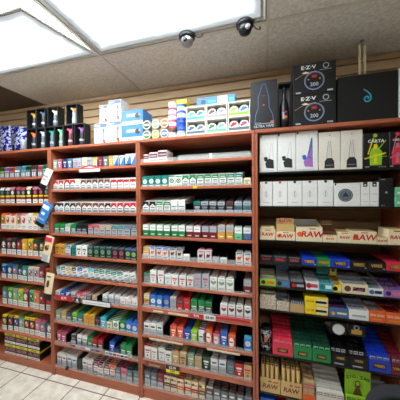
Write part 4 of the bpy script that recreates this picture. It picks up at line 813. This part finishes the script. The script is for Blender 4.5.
# fifth shelf
def small(c1, c2, t=None):
    def f(mb, w, h): mb.disc(-w*.28, h*.5, h*.3, c1); mb.rect(-w*.08, w*.4, h*.3, h*.7, c2); (mb.text(t, w*.12, h*.5, h*.42, 'white', -.001) if t else None)
    return f
b5 = [(259.8, 276, .05, .085, 'lime', ('black', 'orange'), None, 'lime green tray, leftmost on fifth shelf of rightmost bay', 'cream'),
      (276.4, 290, .052, .09, 'slate', ('black', 'sky'), (.058, 'sky', lambda m_, w, h: (m_.disc(0, h*.5, w*.3, 'slate', .024, -.001), m_.rect(-w*.4, w*.4, h*.5, h*.7, 'charcoal')), .12), 'grey blue tray with tall rounded blue header card', 'grey'),
      (290.4, 305.5, .045, .09, 'black', ('red', 'silver'), None, 'black tray with grey packets on fifth shelf', 'grey'),
      (306, 319.2, .06, .075, 'white', ('red', 'rose'), None, 'white tray with red framed front', 'silver'),
      (319.6, 333, .06, .085, 'cyan', ('teal', 'white'), (.066, 'teal', lambda m_, w, h: m_.rect(-w*.45, w*.45, h*.1, h*.16, 'cyan'), .1), 'cyan tray with tall teal header card', 'teal'),
      (333.4, 341.6, .05, .08, 'yellow', ('black', 'cream'), (.07, 'yellow', lambda m_, w, h: (m_.disc(0, h*.55, w*.36, 'cream', h*.36), m_.disc(0, h*.62, w*.28, 'brown', h*.25, -.0012)), .1), 'yellow tray with yellow header showing a brown animal face', 'gold'),
      (342, 368, .066, .09, 'cream', ('brown', 'pinkmix'), None, 'cream and gold tray with dark figure and spotted print', 'silver'),
      (368.4, 383.6, .05, .09, 'white', ('denim', 'navy'), None, 'white tray with blue car print', 'slate'),
      (384, 404, .05, .1, 'violet', ('navy', 'pink'), None, 'violet tray at right end of the fifth shelf', 'purple')]
for i, (a, b, hf, hb, c, cc, hd, lb, pc) in enumerate(b5):
    bx = tray(a, b, 4, hf, hb, .24, c, lb, small(*cc), hd, inner='grey')
    fill(bx, 2, 4, hf-.01, .01, .02, pc, f'{pc} packet in {lb.split(" on ")[0].split(" with ")[0].split(" at ")[0].split(",")[0]}, fifth shelf', deco='silver')
# sixth shelf
bx = tray(259.8, 276, 5, .1, .14, .22, 'snow', 'speckled white tray, leftmost on sixth shelf of rightmost bay', None, inner='cream'); fill(bx, 2, 3, .09, .008, .03, 'cream', 'cream packet in speckled white tray', deco='grey')
bx = tray(276.4, 289.5, 5, .07, .12, .2, 'snow', 'smaller speckled tray, second on the sixth shelf', None, inner='cream'); fill(bx, 2, 3, .05, .008, .03, 'silver', 'silver packet in smaller speckled tray', deco='grey')
bx = tray(290, 304.5, 5, .06, .06, .2, 'tan', 'low tan tray of dark upright packets on sixth shelf'); fill(bx, 6, 4, .085, .002, .03, 'charcoal', 'thin dark packet in low tan tray', deco='silver')
for j in range(2): carton(305, 328.6, U4[5]+.0008+j*.061, U4[5]+.0608+j*.061, 1.705, .1, 'yellow', f'yellow and cream box, {["lower", "upper"][j]} of two on sixth shelf', lambda m_, w, h: (m_.rect(0, w*.47, h*.1, h*.9, 'cream'), m_.rect(-w*.05, w*.42, h*.35, h*.62, 'black', -.001), m_.text('OCB', -w*.28, h*.5, .022, 'orange')), 'yellow_box', 'box', 'yellow boxes')
bx = tray(329.4, 348.6, 5, .066, .09, .26, 'denim', 'dark blue tray with gold emblem on sixth shelf', lambda m_, w, h: (m_.disc(-w*.3, h*.4, .012, 'gold'), m_.rect(-w*.1, w*.42, h*.35, h*.55, 'cream')), inner='navy'); fill(bx, 2, 4, .05, .01, .04, 'navy', 'navy packet in dark blue tray', deco='rose')
bx = tray(349, 369, 5, .066, .095, .26, 'white', 'white tray with silvery packets on sixth shelf', lambda m_, w, h: m_.rect(-w*.35, w*.35, h*.3, h*.5, 'silver'), inner='silver'); fill(bx, 3, 4, .06, .01, .04, 'silver', 'silver packet in white tray on sixth shelf', deco='denim')
bx = tray(369.5, 385, 5, .075, .09, .26, 'orange', 'orange tray on sixth shelf, left of two', lambda m_, w, h: (m_.text('ZIG-ZAG', 0, h*.6, .02, 'cream'), m_.rect(-w*.3, w*.3, h*.2, h*.3, 'gold')), (.06, 'orange', lambda m_, w, h: m_.rect(-w*.4, w*.4, h*.2, h*.6, 'red'), None), inner='grey'); fill(bx, 2, 4, .055, .01, .04, 'grey', 'grey packet in left orange tray', deco='silver')
bx = tray(385.4, 404, 5, .075, .09, .26, 'orange', 'orange tray on sixth shelf, right of two', lambda m_, w, h: (m_.text('ZIG-ZAG', 0, h*.6, .02, 'cream'), m_.rect(-w*.3, w*.3, h*.2, h*.3, 'gold')), None, inner='brown'); fill(bx, 2, 4, .055, .01, .04, 'maroon', 'maroon packet in right orange tray', deco='orange')
# seventh shelf
z = U4[6]+.0008; x = X(266, z+.07, 1.73)
mb = MB(); mb.lathe([(.033, 0), (.04, .02), (.042, .08), (.04, .13), (.034, .15)], 0, 0, 'blackwhitespots', 22); mb.lathe([(.036, .151), (.036, .17), (.032, .174)], 0, 0, 'black', 20); mb.disc(.0, .09, .014, 'orange', y=-.0425)
o = mb.build('patterned_tub', None, (x, 1.765, z)); tag(o, 'round tub with black and white patches beside red display', 'tub')
T7 = [(272.6, 293, 'vivid', 'red display tray of booklets on seventh shelf', 'VIBES'), (293.4, 312, 'green', 'green display tray of booklets, left of two', 'VIBES'), (312.4, 331, 'green', 'green display tray of booklets, right of two', 'VIBES')]
for a, b, c, lb, t in T7:
    bx = tray(a, b, 6, .085, .17, .25, c, lb, lambda m_, w, h: (m_.rect(-w*.26, w*.26, h*.25, h*.6, 'black', -.0006), m_.text('VIBES', 0, h*.42, .02, 'gold', -.001)), inner=c)
    fill(bx, 3, 6, .115, .009, .03, 'darkgreen' if c == 'green' else c, f'booklet in {lb.split(" of ")[0]}{"," + lb.split(",")[1] if "," in lb else ""}', 'booklet', 'booklet', deco='mint' if c == 'green' else 'pink')
for a, b, lb, disc in ((331.6, 349.4, 'black display tray with a round white disc on its header', True), (349.8, 368.2, 'black display tray with gold plate, right of disc display', False)):
    bx = tray(a, b, 6, .08, .19, .2, 'black', lb, lambda m_, w, h: (m_.rect(-w*.3, w*.3, h*.45, h*.8, 'charcoal', -.0006), m_.text('VIBES', 0, h*.62, .02, 'gold', -.001), m_.rect(-w*.35, w*.2, h*.1, h*.2, 'silver')),
        (.075, 'black', (lambda m_, w, h: (m_.disc(0, h*.45, .038, 'white', n=24), m_.ring(0, h*.45, .033, .035, 'silver', -.0012))) if disc else (lambda m_, w, h: (m_.rect(-w*.3, w*.3, h*.2, h*.6, 'gold'), m_.ring(0, h*.8, .01, .018, 'silver'))), .04), inner='grey')
    fill(bx, 3, 4, .09, .01, .03, 'black', 'black booklet in tray with '+('white disc' if disc else 'gold plate'), 'booklet', 'booklet', deco='white', y0=.055)
for a, b, c, lb in ((368.8, 391, 'royal', 'blue display tray of booklets on seventh shelf'), (391.4, 410, 'maroon', 'maroon display tray at right end of seventh shelf')):
    bx = tray(a, b, 6, .08, .17, .25, c, lb, lambda m_, w, h: (m_.rect(-w*.28, w*.28, h*.3, h*.7, 'black', -.0006), m_.text('VIBES', 0, h*.5, .024, 'gold', -.001)), inner=c)
    fill(bx, 3, 6, .11, .009, .03, c, f'booklet in {lb.split(" of ")[0].split(" at ")[0]}', 'booklet', 'booklet', deco='silver')
# eighth shelf
CN = MB(); CN.lathe([(.0122, 0), (.0122, .03), (.013, .19), (.012, .192)], 0, 0, 'kraft', 12); CN.lathe([(.0085, .1922), (.0075, .193)], 0, 0, 'brown', 10); cone_me = CN.mesh('paper_cone')
for g, (a, b) in enumerate(((260, 280.2), (280.6, 302))):
    cx, y, z, w, d = tray(a, b, 7, .108, .14, .24, 'kraft', f'kraft tray of paper cones with red lettering, {["left", "right"][g]} of two', lambda m_, w, h: (m_.text('RAW', 0, h*.42, .045, 'maroon', shear=.15), m_.rect(-.01, .01, h*.72, h*.82, 'brown'), m_.rect(w*.15, w*.4, h*.72, h*.8, 'red')))
    for j in range(8):
        for i in range(4):
            place('paper_cone', cone_me, (cx+(i-1.5)*(w-.01)/4, y+.018+j*.027, z+.0032), (0, 0, 0), f'kraft paper cone, {ORD[i]} from left in row {NUM[j]}, {["left", "right"][g]} cone tray', 'paper cone', 'paper cones in kraft trays')
bx = tray(302.6, 315.4, 7, .04, .1, .24, 'orange', 'orange fronted tray of tan wrapped packets', None, inner='tan'); fill(bx, 2, 5, .13, .008, .03, 'tan', 'tan wrapped packet in orange fronted tray', deco='rose')
bx = tray(316, 345, 7, .02, .12, .26, 'white', 'wide pale grey tray of silvery sleeves', None, inner='silver'); fill(bx, 4, 7, .085, .012, .03, 'offwhite', 'silvery sleeve in wide pale grey tray', 'paper_sleeve', 'sleeve', deco='grey')
def zig(m_, w, h):
    for k, ch in enumerate('ZIG-ZAG'):
        a = (k-3)*.26; m_.text(ch, math.sin(a)*.085, h*.66+math.cos(a)*.035, .028, 'black', -.001)
    m_.disc(0, h*.6, .018, 'brown', .026, -.001); m_.disc(0, h*.62, .011, 'lime', .014, -.0013); m_.poly([(-.03, h*.3), (.03, h*.3), (.014, h*.5), (-.014, h*.5)], 'brown', -.001); m_.ring(0, h*.6, .026, .028, 'brown', -.0009)
bx = tray(346, 373, 7, .04, .06, .22, 'lime', 'lime green display tray with arched lettered header', None, (.262, 'lime', zig, .03, .0035), inner='green'); fill((bx[0], bx[1], bx[2], bx[3], .033), 5, 1, .09, .006, .02, 'lime', 'lime packet in lime green display', deco='darkgreen')
bx = tray(374, 402, 7, .04, .08, .22, 'grey', 'grey tray half hidden behind the black chair back', None, inner='silver'); fill(bx, 3, 4, .05, .008, .03, 'silver', 'silver packet in grey tray by the chair', deco='rose')
# bottom of the rightmost bay
zb = .071
for i, (a, b, c, h, lb) in enumerate(((260, 276, 'blue', .13, 'blue lidded carton'), (277, 287, 'red', .12, 'red carton'), (288, 303, 'white', .13, 'white carton'), (304, 320, 'slate', .12, 'slate carton'), (321, 345, 'white', .12, 'wide white carton'), (346, 372, 'denim', .12, 'denim blue carton'))):
    carton(a, b, zb, zb+h, 1.71, .2, c, lb+' on the lowest board of rightmost bay', lambda m_, w, h: (m_.rect(-w*.35, w*.35, h*.4, h*.7, 'silver'), m_.rect(-w*.2, w*.2, h*.5, h*.6, 'charcoal', -.0009)), 'bottom_carton', 'carton')
# ------------------------------------------------------------------ black chair in the foreground
T = thing('office_chair', 'black upholstered chair back rising in the bottom right corner', 'chair', (.635, 1.15, 0), R(-12))
mb = MB(); zc, hw, hz = .652, .2, .2; n, vs, fs = 28, [], []
lay = [(-.012, .86), (-.03, .97), (-.022, 1.0), (.022, 1.0), (.03, .97), (.012, .86)]
for yv, s in lay:
    for i in range(n):
        a = 2*math.pi*i/n; c, s2 = math.cos(a), math.sin(a); e = .62
        xx = math.copysign(abs(c)**e, c)*hw*s; vs.append((xx, yv*1.3-xx*xx*.6, zc+math.copysign(abs(s2)**e, s2)*hz*s))
fs = [(j*n+i, j*n+(i+1) % n, (j+1)*n+(i+1) % n, (j+1)*n+i) for j in range(len(lay)-1) for i in range(n)]+[tuple(range(n)), tuple(range((len(lay)-1)*n, len(lay)*n))]
mb.add(vs, fs, 'fabric', True); mb.build('backrest', T)
mb = MB(); mb.tube([(0, .03, .56), (0, .06, .45), (0, .0, .4), (0, -.12, .395)], .016, 'blackplastic', 10); mb.build('back_bracket', T)
mb = MB(); mb.lathe([(.05, .405), (.21, .41), (.235, .43), (.235, .465), (.21, .485), (.05, .492)], 0, -.2, 'fabric', 28); mb.build('seat', T)
mb = MB(); mb.tube([(0, -.2, .09), (0, -.2, .404)], .024, 'steel', 12); mb.build('gas_column', T)
for k in range(5):
    a = 2*math.pi*k/5; ex, ey = .27*math.cos(a), -.2+.27*math.sin(a); mb = MB(); mb.tube([(.02*math.cos(a), -.2+.02*math.sin(a), .1), (ex, ey, .075)], [.022, .014], 'blackplastic', 8); o = mb.build('leg', T)
    mb = MB(); mb.lathe([(.02, -.012), (.026, -.008), (.026, .008), (.02, .012)], ex, .0265, 'blackplastic', 14, axis='y'); q = mb.build('caster', o); q.location = (0, ey, 0)
# ------------------------------------------------------------------ light and view
w = bpy.data.worlds.new('world'); SC.world = w; w.use_nodes = True; w.node_tree.nodes['Background'].inputs[0].default_value = (.9, .95, 1, 1); w.node_tree.nodes['Background'].inputs[1].default_value = .1
SC.view_settings.view_transform = 'Standard'; SC.view_settings.look = 'None'; SC.view_settings.gamma = 1; SC.view_settings.exposure = -0.05; SC.view_settings.use_curve_mapping = False
